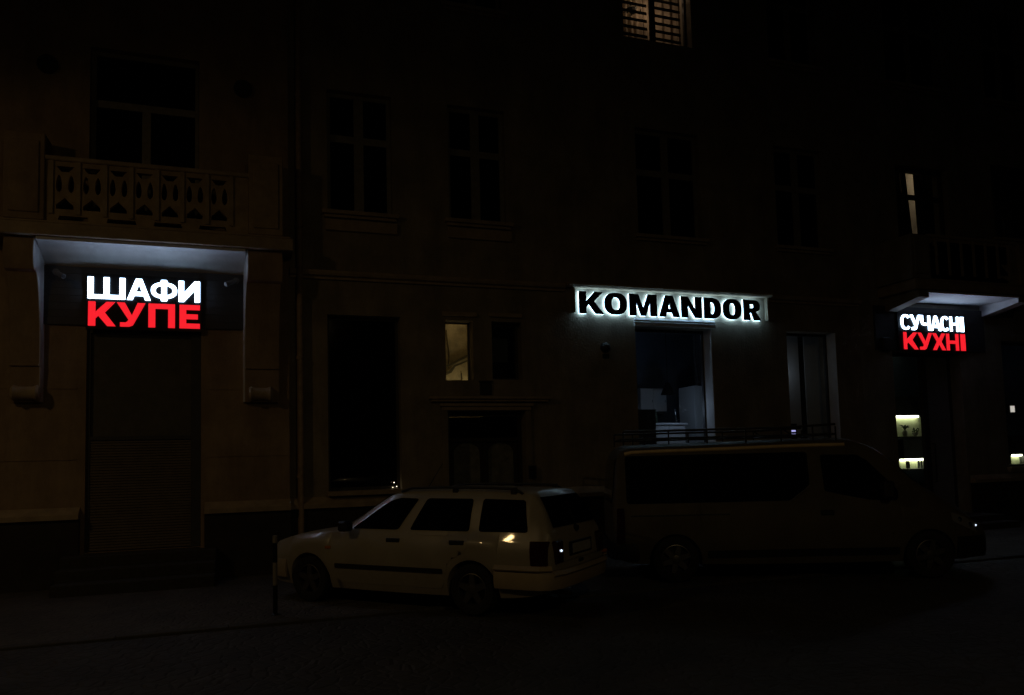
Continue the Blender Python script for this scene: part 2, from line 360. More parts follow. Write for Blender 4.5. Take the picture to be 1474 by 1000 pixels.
# stair windows
lw = window(B2, *lit, 0, mats=('dframe', 'glass'), mw=0, t=.02, dep=.26, sill=False)
window(B2, *lit2, 0, mats=('dframe', 'dim_glass'), mw=0, t=.05, dep=.22, sill=False)
room(B2, 3.2, 4.26, .43, .98, 2.6, 5.2, 'stair')
room(B2, 4.37, 5.5, .43, 1.0, 2.6, 5.2, 'graph')
tag(box('wall_panel', M['room'], None, 4.60, 5.15, .90, .94, 3.72, 4.95), 'pale board faintly seen behind the right of the two small stair windows', 'board')
for zc, xr in ((4.44, .0), (4.45, .89)):
    MB().box(3.38 + xr, 4.04 + xr, -.05, -.002, zc, zc + .08).build('window_head', M['trim'], B2, bevel=.01)
hr = thing('handrail', 'sloping stair handrail crossing the lit plaster behind the small window', 'handrail', (3.9, .93, 2.6))
MB().prism([(3.3, 3.41), (4.2, 3.86), (4.2, 3.91), (3.3, 3.46)], .90, .95, 'y').build('rail', M['rail'], hr)
MB().prism([(3.3, 3.31), (3.78, 3.50), (3.86, 3.62), (4.2, 3.77), (4.2, 3.80), (3.84, 3.655), (3.74, 3.545), (3.3, 3.36)], .91, .94, 'y').build('lower_rail', M['rail'], hr)
tag(MB().tube([(3.70, .955, 4.35), (3.72, .955, 4.1), (3.75, .955, 3.9), (3.73, .955, 3.6)], .010, 8).build('cable', M['rail'], None), 'thin cable hanging on the lit stair wall', 'cable')
tag(MB().tube([(3.99, .955, 3.5), (4.0, .955, 3.38), (3.97, .955, 3.3), (4.05, .955, 3.24)], .014, 8).build('pipe', M['rail'], None), 'short crooked pipe low on the lit stair wall', 'pipe')
point('stair_bulb', (3.95, .56, 2.98), 2.5, (1., .86, .52), .05); point('stair_bulb', (3.75, .60, 4.85), 1.5, (1., .80, .46), .05)
# double entrance door
dd = MB().box(3.46, 3.54, .22, .32, .02, 2.69).box(4.87, 4.95, .22, .32, .02, 2.69).box(3.54, 4.87, .22, .32, 2.60, 2.69).box(3.54, 4.87, .2, .32, 2.13, 2.2).build('entrance_door', M['door'], B2)
for xa in (3.545, 4.21):
    xb = xa + .655; cxd = (xa + xb) / 2
    arch = [(xa + .07, 1.0), (xb - .07, 1.0)] + [(cxd + .255 * math.cos(a), 1.92 + .2 * math.sin(a)) for a in [k * math.pi / 10 for k in range(11)]]
    lf = MB().prism(rect(xa, xb, .03, 2.125), .25, .30, 'y', [arch]).build('door_leaf', M['door'], dd)
    MB().prism(arch, .285, .295, 'y').build('door_pane', M['paper'], dd)
    MB().box(xa + .1, xb - .1, .235, .249, .2, .85).build('door_panel', M['door'], dd, bevel=.006)
MB().box(4.17, 4.25, .215, .249, .1, 2.1).build('cover_strip', M['door'], dd); MB().tube([(4.32, .22, 1.05), (4.32, .19, 1.05), (4.32, .19, 1.2), (4.32, .22, 1.2)], .012).build('handle', M['steel'], dd)
MB().box(3.545, 4.865, .26, .275, 2.205, 2.595).build('fanlight', M['black_glass'], dd)
lt = MB().box(3.34, 5.06, -.045, -.002, 2.70, 2.77).box(3.30, 5.10, -.075, -.002, 2.775, 2.83).box(3.14, 5.40, -.10, -.002, 2.86, 2.90).box(3.10, 5.46, -.14, -.002, 2.905, 2.95)
lt.build('door_lintel', M['trim'], B2, bevel=.006)
for xa in (3.34, 4.955): MB().box(xa, xa + .11, -.04, -.002, .02, 2.695).build('door_casing', M['plaster_m'], B2, bevel=.006)

# shop front under the black letters
MB().prism([(-.002, 5.085), (-.16, 5.085), (-.21, 5.12), (-.21, 5.15), (-.002, 5.20)], 5.83, 10.55, 'x').build('ledge', M['trim'], B2)
for xa in (5.96, 10.47): MB().box(xa, xa + .05, -.10, -.002, 4.60, 5.08).build('ledge_return', M['plaster_m'], B2)
kc = MB().prism([(-.024, 4.385), (-.085, 4.385), (-.085, 4.40), (-.062, 4.44), (-.075, 4.445), (-.075, 4.455), (-.05, 4.49), (-.06, 4.495), (-.06, 4.505), (-.03, 4.545), (-.024, 4.545)], 7.30, 9.18, 'x')
kc.build('window_cornice', M['soffit'], B2)
window(B2, kwin[0], kwin[1], kwin[2], kwin[3], 0, mats=('graph', 'glass'), mw=0, t=.05, dep=.30, sill=True)
window(B2, rwin[0], rwin[1], rwin[2], rwin[3], 0, mats=('graph', 'glass'), mw=0, t=.05, dep=.28, sill=True)
MB().box(9.101, 9.119, .002, .298, 1.36, 4.375).build('reveal', M['soffit'], B2)
MB().box(12.301, 12.318, .002, .278, 1.36, 4.395).build('reveal', M['soffit'], B2)
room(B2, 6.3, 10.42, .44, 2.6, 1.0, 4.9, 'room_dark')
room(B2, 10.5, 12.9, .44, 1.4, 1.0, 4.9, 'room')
# lit top window, curtained, behind slat blinds
window(B2, *ltop, 0, mats=('dframe', 'glass'), mw=.10, t=.04, dep=.2, sill=False)
room(B2, 7.0, 10.2, .44, 1.9, 10.0, 14.0, 'room')
point('room_bulb', (8.45, .62, 11.75), 3.2, (1., .70, .46), .12)
def curtain(name, x0, x1, y, z0, z1, m, label, amp=.04, per=.13, taper=None):
    mb = MB(); n = max(8, int((x1 - x0) / .02)); vs = []
    for zz, sc in ((z0, 0), ((z0 + z1) / 2, 1), (z1, 2)):
        for i in range(n + 1):
            xx = x0 + (x1 - x0) * i / n
            if taper: xx = xx + taper * (zz - z0) / (z1 - z0)
            vs.append((xx, y + amp * math.sin(i / n * (x1 - x0) / per * 2 * math.pi) + .012 * math.sin(i * 1.7), zz))
    k = n + 1
    fs = [(r * k + i, r * k + i + 1, (r + 1) * k + i + 1, (r + 1) * k + i) for r in range(2) for i in range(n)]
    o = mb.add(vs, fs).build(name, M[m], None, smooth=80)
    so = o.modifiers.new('thick', 'SOLIDIFY'); so.thickness = .004
    return tag(o, label, 'curtain')
curtain('curtain', 7.4, 8.55, 1.15, 10.2, 13.6, 'curtain', 'left curtain of the warm lit top window behind dark slats')
curtain('curtain', 8.58, 9.9, 1.2, 10.2, 13.6, 'curtain', 'right curtain of the warm lit top window behind dark slats', per=.21)
for (xa, xb, lab) in ((7.375, 8.085, 'left'), (8.195, 8.905, 'right')):
    bl = thing('window_blind', f'dark wide slat blind in the {lab} half of the lit top window', 'blind', (xa, .3, 10.45), 'slat blinds in the lit top window')
    z = 10.48; hd = MB().box(xa, xb, .33, .37, 12.62, 12.70).build('head_rail', M['blind'], bl)
    sb = MB()
    while z < 12.6:
        sb.prism([(.338, z), (.350, z), (.356, z + .066), (.344, z + .066)], xa + .005, xb - .005, 'x'); z += .172
    sb.build('slats', M['blind'], bl)
    MB().tube([(xb - .1, .33, 10.46), (xb - .1, .33, 12.62)], .006 if lab == 'left' else .003, 6).build('cord', M['blind'], bl)
fl = thing('hanging_plant', 'dark bushy plant seen against the left half of the lit top window', 'plant', (7.98, .75, 11.2))
MB().lathe([(.04, 0), (.06, .02), (.08, .12), (.07, .13), (.02, .12)], (7.98, .75, 11.42), 'z', 14).build('pot', M['pot'], fl, smooth=40)
lv = MB()
for i in range(70):
    a = random.uniform(0, 6.28); e = random.uniform(-.4, 1.4); r = random.uniform(.05, .2)
    c = Vector((7.98 + r * math.cos(a) * math.cos(e), .75 + r * math.sin(a) * math.cos(e), 11.45 + r * math.sin(e)))
    u = Vector((random.uniform(-1, 1), random.uniform(-1, 1), random.uniform(-1, 1))).normalized(); w = u.orthogonal().normalized()
    lv.add([c - u * .05, c + w * .022, c + u * .05, c - w * .022], [(0, 1, 2, 3)])
lv.tube([(7.98, .75, 11.5), (7.98, .75, 13.9)], .005, 6)
lv.build('foliage', M['leaf'], fl)
point('shop_bulb', (8.75, .60, 2.75), 2.2, (.52, .72, 1.), .1)
point('shop_bulb', (8.2, 1.6, 4.6), .9, (.50, .70, 1.), .15)
point('shop_bulb', (15.6, 1.5, 4.2), .5, (.9, 1., .7), .1)  # added fill glow above the lit shelves, no fixture there
point('shop_bulb', (18.4, 1.2, 4.4), .3, (.6, .75, 1.), .1)  # added bluish fill glow in the far right room, no fixture there
point('shop_bulb', (11.45, .55, 3.6), .5, (.72, .86, 1.), .1)

# things inside the middle shop
def cabinet(name, x0, x1, y0, y1, z0, z1, m, label, doors=1, cat='cabinet'):
    t = thing(name, label, cat, ((x0 + x1) / 2, (y0 + y1) / 2, z0))
    box('carcass', M[m], t, x0, x1, y0 + .022, y1, z0 + .06, z1); box('kick_board', M['cab_dark'], t, x0 + .03, x1 - .03, y0 + .06, y1, z0, z0 + .058)
    w = (x1 - x0) / doors
    for i in range(doors):
        d = MB().box(x0 + i * w + .003, x0 + (i + 1) * w - .003, y0, y0 + .02, z0 + .065, z1 - .003).build('door', M[m], t, bevel=.003)
        MB().tube([(x0 + (i + 1) * w - .05, y0 - .02, z0 + (z1 - z0) * .45), (x0 + (i + 1) * w - .05, y0 - .02, z0 + (z1 - z0) * .55)], .006, 6).build('handle', M['chrome'], d)
    return t
cabinet('tall_cabinet', 9.42, 10.3, 1.2, 1.85, 1.0, 3.32, 'cab', 'tall white lacquered cabinet at the right inside the window under the black letters', 2)
cabinet('wall_cabinet', 8.62, 9.30, 2.2, 2.55, 2.75, 3.35, 'cab', 'pale wall cabinet deep inside the window under the black letters', 2)
cabinet('dark_cabinet', 7.55, 8.05, .55, 1.0, 1.0, 2.75, 'cab_dark', 'dark tall unit just inside the left edge of the window under the black letters')
isl = cabinet('kitchen_island', 8.30, 9.12, 1.15, 1.9, 1.0, 2.44, 'cab', 'kitchen island with a bluish shining front behind the van roof rack', 2)
MB().box(8.26, 9.16, 1.1, 1.95, 2.445, 2.49).build('worktop', M['worktop'], isl, bevel=.008)
tp = thing('tap', 'bright chrome tap on the island top in the shop window', 'tap', (8.98, 1.3, 2.49))
MB().tube([(8.98, 1.3, 2.49), (8.98, 1.3, 2.72), (8.96, 1.26, 2.78), (8.91, 1.2, 2.78), (8.89, 1.17, 2.73)], .016, 10).build('spout', M['chrome'], tp, smooth=40)
MB().tube([(8.98, 1.32, 2.54), (9.07, 1.32, 2.58)], .012, 8).build('lever', M['chrome'], tp)
pn = thing('pendant_lamp', 'unlit dark pendant lamp hanging in the window under the black letters', 'lamp', (8.98, 1.6, 3.2))
MB().tube([(8.98, 1.6, 3.4), (8.98, 1.6, 4.88)], .006, 6).build('flex', M['blackmat'], pn); MB().lathe([(.03, .28), (.05, .26), (.15, .02), (.16, 0), (.14, 0), (.03, .24)], (8.98, 1.6, 3.15), 'z', 24).build('lamp_shade', M['blackmat'], pn, smooth=40)
st = thing('bar_stool', 'white bar stool beside the island in the shop window', 'stool', (8.5, 2.2, 1.0))
MB().box(8.32, 8.68, 2.04, 2.38, 2.32, 2.37).build('seat', M['cab'], st, bevel=.015); MB().box(8.32, 8.68, 2.35, 2.39, 2.38, 3.0).build('backrest', M['cab'], st, bevel=.01)
for dx in (-.15, .15):
    for dy in (-.14, .14): MB().tube([(8.5 + dx * 1.1, 2.2 + dy * 1.1, 1.0), (8.5 + dx, 2.2 + dy, 2.32)], .012, 6).build('leg', M['chrome'], st)
bt = thing('bottle', 'green glass bottle at the left end of the island top', 'bottle', (8.48, 1.3, 2.49))
MB().lathe([(.03, 0), (.036, .01), (.036, .18), (.014, .25), (.014, .31), (.01, .312)], (8.48, 1.3, 2.49), 'z', 16).build('glass_body', M['leaf'], bt, smooth=40)
# sliding wardrobe in the right window, small lit screen at its left edge
wd = thing('sliding_wardrobe', 'pale sliding wardrobe filling the window right of the black letters', 'wardrobe', (12.1, .9, 1.0))
for a, b, y in ((11.5, 11.98, .82), (12.17, 12.88, .86)): MB().box(a, b, y, y + .03, 1.05, 4.5).build('door', M['cab'], wd, bevel=.004)
MB().box(11.3, 12.88, .92, 1.3, 1.0, 4.6).build('carcass', M['cab_dark'], wd); MB().tube([(12.72, .84, 2.6), (12.72, .84, 2.8)], .014, 8).build('handle', M['chrome'], wd)
sc = thing('small_screen', 'tiny bluish lit display low at the left of the wardrobe window', 'screen', (11.55, .62, 2.1))
MB().box(11.46, 11.65, .605, .65, 2.08, 2.42).build('case', M['blackmat'], sc)
lb = MB()
for zz in (2.16, 2.24, 2.31): lb.box(11.50, 11.61, .600, .604, zz, zz + .035)
lb.build('display', M['screen'], sc)

# ------------------------------------------------------------------ right building
B3 = thing('apartment_building', 'pale dark house with the second balcony over a lit kitchen shop, at the right', 'building', (16, 0, 0))
XR = 15.05
d3 = (13.90, 15.95, .30, 4.03); w5 = (17.30, 18.9, 1.30, 4.35); c1 = (14.3, 15.9, 5.48, 8.44); c2 = (17.35, 18.7, 6.9, 8.75)
ex = [(14.2, 15.9, 10.4, 12.7), (17.35, 18.7, 10.4, 12.7), (20.4, 21.8, 6.3, 8.6), (20.4, 21.8, 1.3, 4.3), (20.4, 21.8, 10.4, 12.7)]
wall(B3, 13.002, 24.0, 15.0, 0, [d3, w5, c1, c2] + ex, 'plaster_r')
shell(B3, 13.002, 24.0, 15.0, 0, 'plaster_r')
for a, b in ((13.01, 13.84), (16.01, 23.99)):
    pl = box('plinth', M['plinth'], B3, a, b, -.08, -.002, -.02, .96)
    MB().prism([(-.002, .965), (-.14, .965), (-.14, 1.04), (-.002, 1.14)], a, b, 'x').build('plinth_ledge', M['trim'], pl)
balcony_bay(B3, 14.0, 16.68, 0, 1.0, 5.17, 5.17, 'plaster_r', False)
for q in ex: window(B3, *q, 0, tz=q[2] + (q[3] - q[2]) * .6)
window(B3, *c1, 0, mats=('dframe', 'glass'), tz=7.7, th=.10, mw=0, split_top=True, sill=False)
window(B3, *c2, 0, mats=('dframe', 'dim_glass'), tz=7.82, th=.08, mw=.08, split_top=True, sill=True)
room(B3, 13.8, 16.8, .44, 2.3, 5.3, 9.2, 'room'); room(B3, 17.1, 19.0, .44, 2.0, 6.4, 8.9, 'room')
point('room_bulb', (16.35, 1.25, 9.0), 9., (1., .68, .34), .1); point('room_bulb', (18.2, 1.6, 8.4), .012, (1., .8, .6), .1)
curtain('curtain', 14.4, 15.50, .62, 5.5, 8.95, 'blackmat', 'dark curtain left of the bright slit in the balcony window', taper=-.25, amp=.012)
curtain('curtain', 15.60, 16.75, .62, 5.5, 8.95, 'blackmat', 'dark curtain right of the bright slit in the balcony window', taper=-.09, amp=.012)
curtain('curtain', 17.45, 18.9, .8, 6.5, 8.85, 'curtain', 'faint sheer curtain in the upper window at the far right edge', per=.2)
s3 = MB().box(13.90, 13.96, .3, .4, .30, 4.03).box(15.05, 15.20, .3, .4, .30, 4.03).box(15.89, 15.95, .3, .4, .30, 4.03).box(13.96, 15.05, .3, .4, 3.96, 4.03).box(15.20, 15.89, .3, .4, 3.96, 4.03).box(13.96, 15.05, .3, .4, .3, .42)
s3 = s3.build('shop_door', M['graph'], B3)
box('shop_pane', M['glass'], s3, 13.962, 15.048, .34, .348, .422, 3.958)
MB().box(15.205, 15.885, .33, .36, .31, 3.955).build('door_leaf', M['grey_door'], s3); MB().tube([(15.3, .33, 1.0), (15.3, .27, 1.0), (15.3, .27, 1.9), (15.3, .33, 1.9)], .014).build('handle', M['steel'], s3)
window(B3, *w5, 0, mats=('graph', 'glass'), mw=0, t=.05, dep=.25, sill=True)
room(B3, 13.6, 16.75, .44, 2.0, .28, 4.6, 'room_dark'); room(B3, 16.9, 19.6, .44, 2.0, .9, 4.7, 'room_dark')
MB().box(13.7, 16.1, -.75, -.09, -.01, .28).box(13.7, 16.1, -1.1, -.755, -.01, .15).build('steps', M['stone'], B3, bevel=.012)
MB().box(13.40, 16.72, -.045, -.004, 4.05, 5.05).build('fascia', M['graph'], B3)

# kitchen wall with lit strips: built at y = .9 behind the glass
def lit_unit(x0, x1, z0, z1, y, label, lit=1.):
    t = thing('lit_shelf', label, 'shelf', ((x0 + x1) / 2, y, z0 - .1))
    box('back_panel', M['tile'], t, x0, x1, y + .30, y + .32, z0, z1)
    box('shelf_board', M['cab_dark'], t, x0 - .05, x1 + .05, y, y + .33, z0 - .05, z0 - .004)
    box('wall_unit', M['cab_dark'], t, x0 - .05, x1 + .05, y + .1, y + .33, z1 + .035, z1 + .5)
    box('led_strip', M['strip'], t, x0, x0 + (x1 - x0) * lit, y + .22, y + .28, z1 - .012, z1 + .03)
    box('end_panel', M['cab_dark'], t, x1 + .004, x1 + .05, y, y + .33, z0, z1)
    return t

# ------------------------------------------------------------------ letters
def ell(cx, cz, rx, rz, a0, a1, n, p=2.4):
    out = []
    for k in range(n + 1):
        a = R(a0 + (a1 - a0) * k / n); c, s = math.cos(a), math.sin(a)
        out.append((cx + rx * math.copysign(abs(c) ** (2 / p), c), cz + rz * math.copysign(abs(s) ** (2 / p), s)))
    return out
def glyph(ch, w, h, t, qk=.85):
    q = t * qk; H = lambda f: h * f; W = lambda f: w * f
    if ch == 'Ш': return [(0, 0), (w, 0), (w, h), (w - t, h), (w - t, q), (w / 2 + t / 2, q), (w / 2 + t / 2, h), (w / 2 - t / 2, h), (w / 2 - t / 2, q), (t, q), (t, h), (0, h)], []
    if ch == 'П': return [(0, 0), (t, 0), (t, h - q), (w - t, h - q), (w - t, 0), (w, 0), (w, h), (0, h)], []
    if ch == 'Е': return [(0, 0), (w, 0), (w, q), (t, q), (t, h / 2 - q / 2), (W(.9), h / 2 - q / 2), (W(.9), h / 2 + q / 2), (t, h / 2 + q / 2), (t, h - q), (w, h - q), (w, h), (0, h)], []
    if ch == 'Н': return [(0, 0), (t, 0), (t, h / 2 - q / 2), (w - t, h / 2 - q / 2), (w - t, 0), (w, 0), (w, h), (w - t, h), (w - t, h / 2 + q / 2), (t, h / 2 + q / 2), (t, h), (0, h)], []
    if ch == 'І': return [(0, 0), (w, 0), (w, h), (0, h)], []
    if ch == 'Ч': return [(w - t, 0), (w, 0), (w, h), (w - t, h), (w - t, H(.5)), (W(.5), H(.48)), (t * 1.1, H(.53)), (t, H(.6)), (t, h), (0, h), (0, H(.52)), (W(.08), H(.40)), (W(.28), H(.33)), (w - t, H(.34))], []
    if ch == 'А' or ch == 'A':
        a = t * .56; d = t * .98; s = (w / 2 - a) / h; z1, z2 = H(.2), H(.38)
        ap = h - t * 1.0
        return [(0, 0), (w / 2 - a, h), (w / 2 + a, h), (w, 0), (w - d, 0), (w - d - s * z1, z1), (d + s * z1, z1), (d, 0)], [[(d + s * z2 + .002, z2), (w - d - s * z2 - .002, z2), (w / 2, min(ap, H(.8)))]]
    if ch == 'И': return [(0, h), (t, h), (t, H(.42)), (w - t * 1.02, h), (w, h), (w, 0), (w - t, 0), (w - t, H(.58)), (t * 1.02, 0), (0, 0)], []
    if ch == 'N': return [(0, 0), (t, 0), (t, H(.6)), (w - t * 1.02, 0), (w, 0), (w, h), (w - t, h), (w - t, H(.4)), (t * 1.02, h), (0, h)], []
    if ch in 'КK': return [(0, 0), (t, 0), (t, H(.30)), (t + W(.1), H(.42)), (w - t * 1.2, 0), (w, 0), (W(.60), H(.56)), (W(.97), h), (W(.97) - t * 1.2, h), (t, H(.57)), (t, h), (0, h)], []
    if ch == 'У': return [(0, h), (t * 1.15, h), (W(.53), H(.47)), (w - t * 1.1, h), (w, h), (W(.63), H(.2)), (W(.56), H(.06)), (W(.43), 0), (W(.12), 0), (W(.12), H(.17)), (W(.31), H(.17)), (W(.38), H(.22)), (W(.41), H(.29))], []
    if ch == 'Х': return [(0, 0), (t * 1.2, 0), (W(.5), H(.35)), (w - t * 1.2, 0), (w, 0), (W(.665), H(.5)), (w, h), (w - t * 1.2, h), (W(.5), H(.65)), (t * 1.2, h), (0, h), (W(.335), H(.5))], []
    if ch == 'M': return [(0, 0), (t, 0), (t, H(.62)), (W(.41), 0), (W(.59), 0), (w - t, H(.62)), (w - t, 0), (w, 0), (w, h), (w - t * 1.3, h), (W(.5), H(.36)), (t * 1.3, h), (0, h)], []
    if ch == 'O': return ell(w / 2, h / 2, w / 2, h / 2, 0, 352, 44), [ell(w / 2, h / 2, w / 2 - t, h / 2 - q, 0, 352, 44)]
    if ch == 'С': return ell(w / 2, h / 2, w / 2, h / 2, 38, 322, 32) + ell(w / 2, h / 2, w / 2 - t, h / 2 - q, 318, 42, 32), []
    if ch == 'D': return [(0, 0)] + ell(w * .42, h / 2, w * .58, h / 2, -90, 90, 24) + [(0, h)], [[(t, q)] + ell(w * .42, h / 2, w * .58 - t, h / 2 - q, -90, 90, 24) + [(t, h - q)]]
    if ch == 'R':
        return [(0, 0), (t, 0), (t, H(.36)), (W(.44), H(.36)), (w - t * 1.15, 0), (w, 0), (W(.72), H(.42))] + ell(w * .52, H(.695), w * .43, H(.305), -35, 90, 16) + [(0, h)], \
               [[(t, H(.36) + q * .95)] + ell(w * .5, H(.695), w * .43 - t * .95, H(.305) - q, -90, 90, 14) + [(t, h - q)]]
    if ch == 'Ф':
        rx, rz = w / 2, H(.375); cx, cz = w / 2, h / 2; a = 76
        out = [(cx - t / 2, 0), (cx + t / 2, 0)] + [p for p in ell(cx, cz, rx, rz, -a, a, 26) if p[0] > cx + t / 2] + [(cx + t / 2, h), (cx - t / 2, h)] + [p for p in ell(cx, cz, rx, rz, 180 - a, 180 + a, 26) if p[0] < cx - t / 2]
        ir, iz = rx - t * .82, rz - q * .82
        h1 = [p for p in ell(cx, cz, ir, iz, -80, 80, 24) if p[0] >= cx + t / 2]; h1 = [(cx + t / 2, h1[0][1])] + h1 + [(cx + t / 2, h1[-1][1])]
        return out, [h1, [(2 * cx - p[0], p[1]) for p in h1]]
def word(sign, text, spans, x0, x1, z0, z1, yf, yb, m, t, back=None, qk=.85):
    X = x1 - x0
    for ch, (a, b) in zip(text, spans):
        w = (b - a) * X; o, hs = glyph(ch, w, z1 - z0, min(t, w * .999), qk)
        ox = x0 + a * X
        sh = lambda l: [(p[0] + ox, p[1] + z0) for p in l]
        l = MB().prism(sh(o), yf, yb, 'y', [sh(k) for k in hs]).build('letter', M[m], sign)
        if back:
            MB().prism(sh(o), yb + .004, back[0], 'y', [sh(k) for k in hs]).build('backlight', M[back[1]], l)
def spans(l, a, b): return [((p - a) / (b - a), (q - a) / (b - a)) for p, q in l]

s1 = thing('shop_sign', 'white over red glowing letters on a black board above the shuttered door at left', 'sign', (-1.53, YL - .05, 4.0))
box('board', M['black'], s1, -2.36, -.69, YL - .10, YL - .05, 3.98, 4.86)
word(s1, 'ШАФИ', spans([(180, 550), (570, 808), (812, 1080), (1098, 1322)], 180, 1322), -2.335, -.715, 4.462, 4.80, YL - .125, YL - .105, 'glow_white', .078, qk=.78)
word(s1, 'КУПЕ', spans([(187, 458), (468, 755), (787, 1060), (1108, 1322)], 180, 1322), -2.335, -.715, 4.03, 4.412, YL - .125, YL - .105, 'glow_red', .099, qk=.8)
s2 = thing('shop_sign', 'wide row of black letters with a white halo on the wall under a ledge', 'sign', (8.2, -.05, 4.4))
word(s2, 'KOMANDOR', spans([(150, 300), (302, 440), (455, 628), (640, 775), (785, 920), (935, 1050), (1062, 1190), (1205, 1325)], 150, 1325), 6.10, 10.31, 4.58, 5.02, -.085, -.052, 'black', .155, back=(-.034, 'back_led'), qk=.62)
s3s = thing('shop_sign', 'smaller white over red glowing letters under the balcony at the right', 'sign', (15.05, -.05, 4.0))
box('board', M['black'], s3s, 14.0, 16.08, -.10, -.05, 4.03, 4.93)
word(s3s, 'СУЧАСНІ', spans([(425, 505), (505, 590), (595, 672), (676, 765), (765, 838), (846, 920), (936, 965)], 425, 970), 14.09, 16.01, 4.512, 4.86, -.118, -.104, 'glow_white', .060, qk=.8)
word(s3s, 'КУХНІ', spans([(440, 558), (560, 680), (685, 795), (805, 910), (930, 970)], 425, 970), 14.09, 16.01, 4.06, 4.452, -.118, -.104, 'glow_red', .086, qk=.85)

# shelves, positions found by looking through the glass from the pavement
u1 = lit_unit(15.0, 16.15, 2.10, 2.58, .95, 'upper lit kitchen shelf with plants in the window below the smaller red sign', .72)
u2 = lit_unit(14.94, 15.81, 1.32, 1.52, .70, 'lower lit kitchen shelf with bottles in the window below the smaller red sign')
u3 = lit_unit(18.33, 18.62, 1.34, 1.55, .45, 'small lit shelf in the window at the far right edge')
pl1 = thing('vase', 'dark spreading plant in a pale vase on the upper lit shelf', 'vase', (15.23, 1.05, 2.10))
MB().lathe([(.03, 0), (.055, .02), (.06, .10), (.035, .14), (.03, .15)], (15.23, 1.05, 2.10), 'z', 14).build('vase_body', M['pot'], pl1, smooth=40)
lf = MB()
for k in range(15):
    a = k * .42; e = .1 + .22 * (k % 4)
    p0 = Vector((15.23, 1.05, 2.26)); p2 = p0 + Vector((.15 * math.cos(a), .06 * math.sin(a), .03 + .13 * math.sin(e))); p1 = (p0 + p2) / 2 + Vector((0, 0, .05))
    lf.tube([p0, p1, p2], [.012, .014, .003], 5)
lf.build('leaves', M['leaf'], pl1)
pl2 = thing('bowl_plant', 'small bushy plant in a bowl on the upper lit shelf', 'plant', (15.55, 1.05, 2.10))
MB().lathe([(.03, 0), (.07, .05), (.08, .09), (.07, .09)], (15.55, 1.05, 2.10), 'z', 14).build('bowl', M['pot'], pl2, smooth=40)
lf = MB()
for k in range(26):
    a = random.uniform(0, 6.3); r = random.uniform(.02, .11); p = Vector((15.55 + r * math.cos(a), 1.05 + .5 * r * math.sin(a), 2.20 + random.uniform(0, .1)))
    lf.lathe([(.002, -.02), (.018, 0), (.002, .02)], p, 'z', 6)
lf.build('leaves', M['leaf'], pl2)
lb0 = None
for k, (px, hh, lab) in enumerate(((14.970, .185, 'leftmost bottle on the lower lit shelf'), (15.020, .18, 'second bottle from the left on the lower lit shelf'), (15.335, .19, 'dark bottle right of the bare middle of the lower lit shelf'), (15.420, .19, 'second dark bottle right of the middle of the lower lit shelf'), (15.505, .185, 'rightmost dark bottle on the lower lit shelf'))):
    b = thing('bottle', lab, 'bottle', (px, .85, 1.32), 'bottles on the lower lit shelf')
    MB().lathe([(.02, 0), (.028, .006), (.028, hh * .8), (.018, hh * .9), (.018, hh)], (px, .80, 1.32), 'z', 12).build('bottle_body', M['cab_dark'], b, smooth=40)
pk = thing('display_lamp', 'small square lit spot in the window at the far right edge', 'lamp', (18.49, .79, 2.6)); box('diffuser', M['spot'], pk, 18.42, 18.56, .735, .745, 2.66, 2.82); box('housing', M['blackmat'], pk, 18.38, 18.60, .75, .84, 2.62, 2.86)

# ------------------------------------------------------------------ small wall things
for px, lab, rz in ((-2.78, 'small wall camera under the balcony, left of the glowing white letters', .7), (-.16, 'small wall camera under the balcony, right of the glowing white letters', -.8)):
    c = thing('security_camera', lab, 'camera', (px, YL - .05, 4.9), 'wall cameras under the left balcony')
    MB().lathe([(.01, 0), (.05, .002), (.05, .03), (.02, .04)], (px, YL - .09, 4.86), 'y', 14).build('bracket', M['cam_grey'], c, smooth=40)
    d = Vector((math.sin(rz), -math.cos(rz), -.45)).normalized(); p = Vector((px, YL - .10, 4.85))
    MB().tube([p, p + d * .06], .015, 8).build('arm', M['cam_grey'], c); MB().tube([p + d * .06, p + d * .24], .038, 12).build('housing', M['cam_grey'], c, smooth=50); MB().tube([p + d * .241, p + d * .25], .028, 12).build('lens', M['black'], c)
dp = thing('drainpipe', 'painted drainpipe running down the joint between the brown and ochre houses', 'drainpipe', (.86, -.13, 0))
MB().tube([(.86, -.11, 14.6), (.86, -.11, .22), (.86, -.16, .1), (.86, -.26, .05)], .055, 14).build('pipe', M['zinc'], dp, smooth=50)
for zz in (1.6, 3.6, 5.9, 8.2, 10.5): MB().lathe([(.06, -.03), (.068, -.028), (.068, .028), (.06, .03)], (.86, -.11, zz), 'z', 14).build('clamp', M['zinc'], dp, smooth=40)
hn = thing('house_number_plate', 'small dark plate on the wall between the stair windows and the door lintel', 'plate', (4.18, -.02, 3.0))
MB().box(4.07, 4.30, -.03, -.003, 2.99, 3.22).build('plate', M['steel'], hn, bevel=.006); MB().box(4.05, 4.32, -.06, -.003, 3.225, 3.25).build('hood', M['steel'], hn)
ic = thing('intercom', 'dark intercom box on the wall right of the double door', 'intercom', (5.03, -.05, 1.5))
MB().box(4.97, 5.12, -.085, -.042, 1.42, 1.66).build('case', M['steel'], ic, bevel=.008); MB().box(4.99, 5.10, -.09, -.087, 1.56, 1.63).build('grille', M['blackmat'], ic)
kp = MB()
for i in range(3):
    for j in range(3): kp.box(5.0 + i * .033, 5.024 + i * .033, -.091, -.087, 1.44 + j * .035, 1.465 + j * .035)
kp.build('keypad', M['chrome'], ic)
al = thing('alarm_bell', 'small round dark alarm bell on the wall below the left end of the black letters', 'alarm', (6.66, -.05, 3.95))
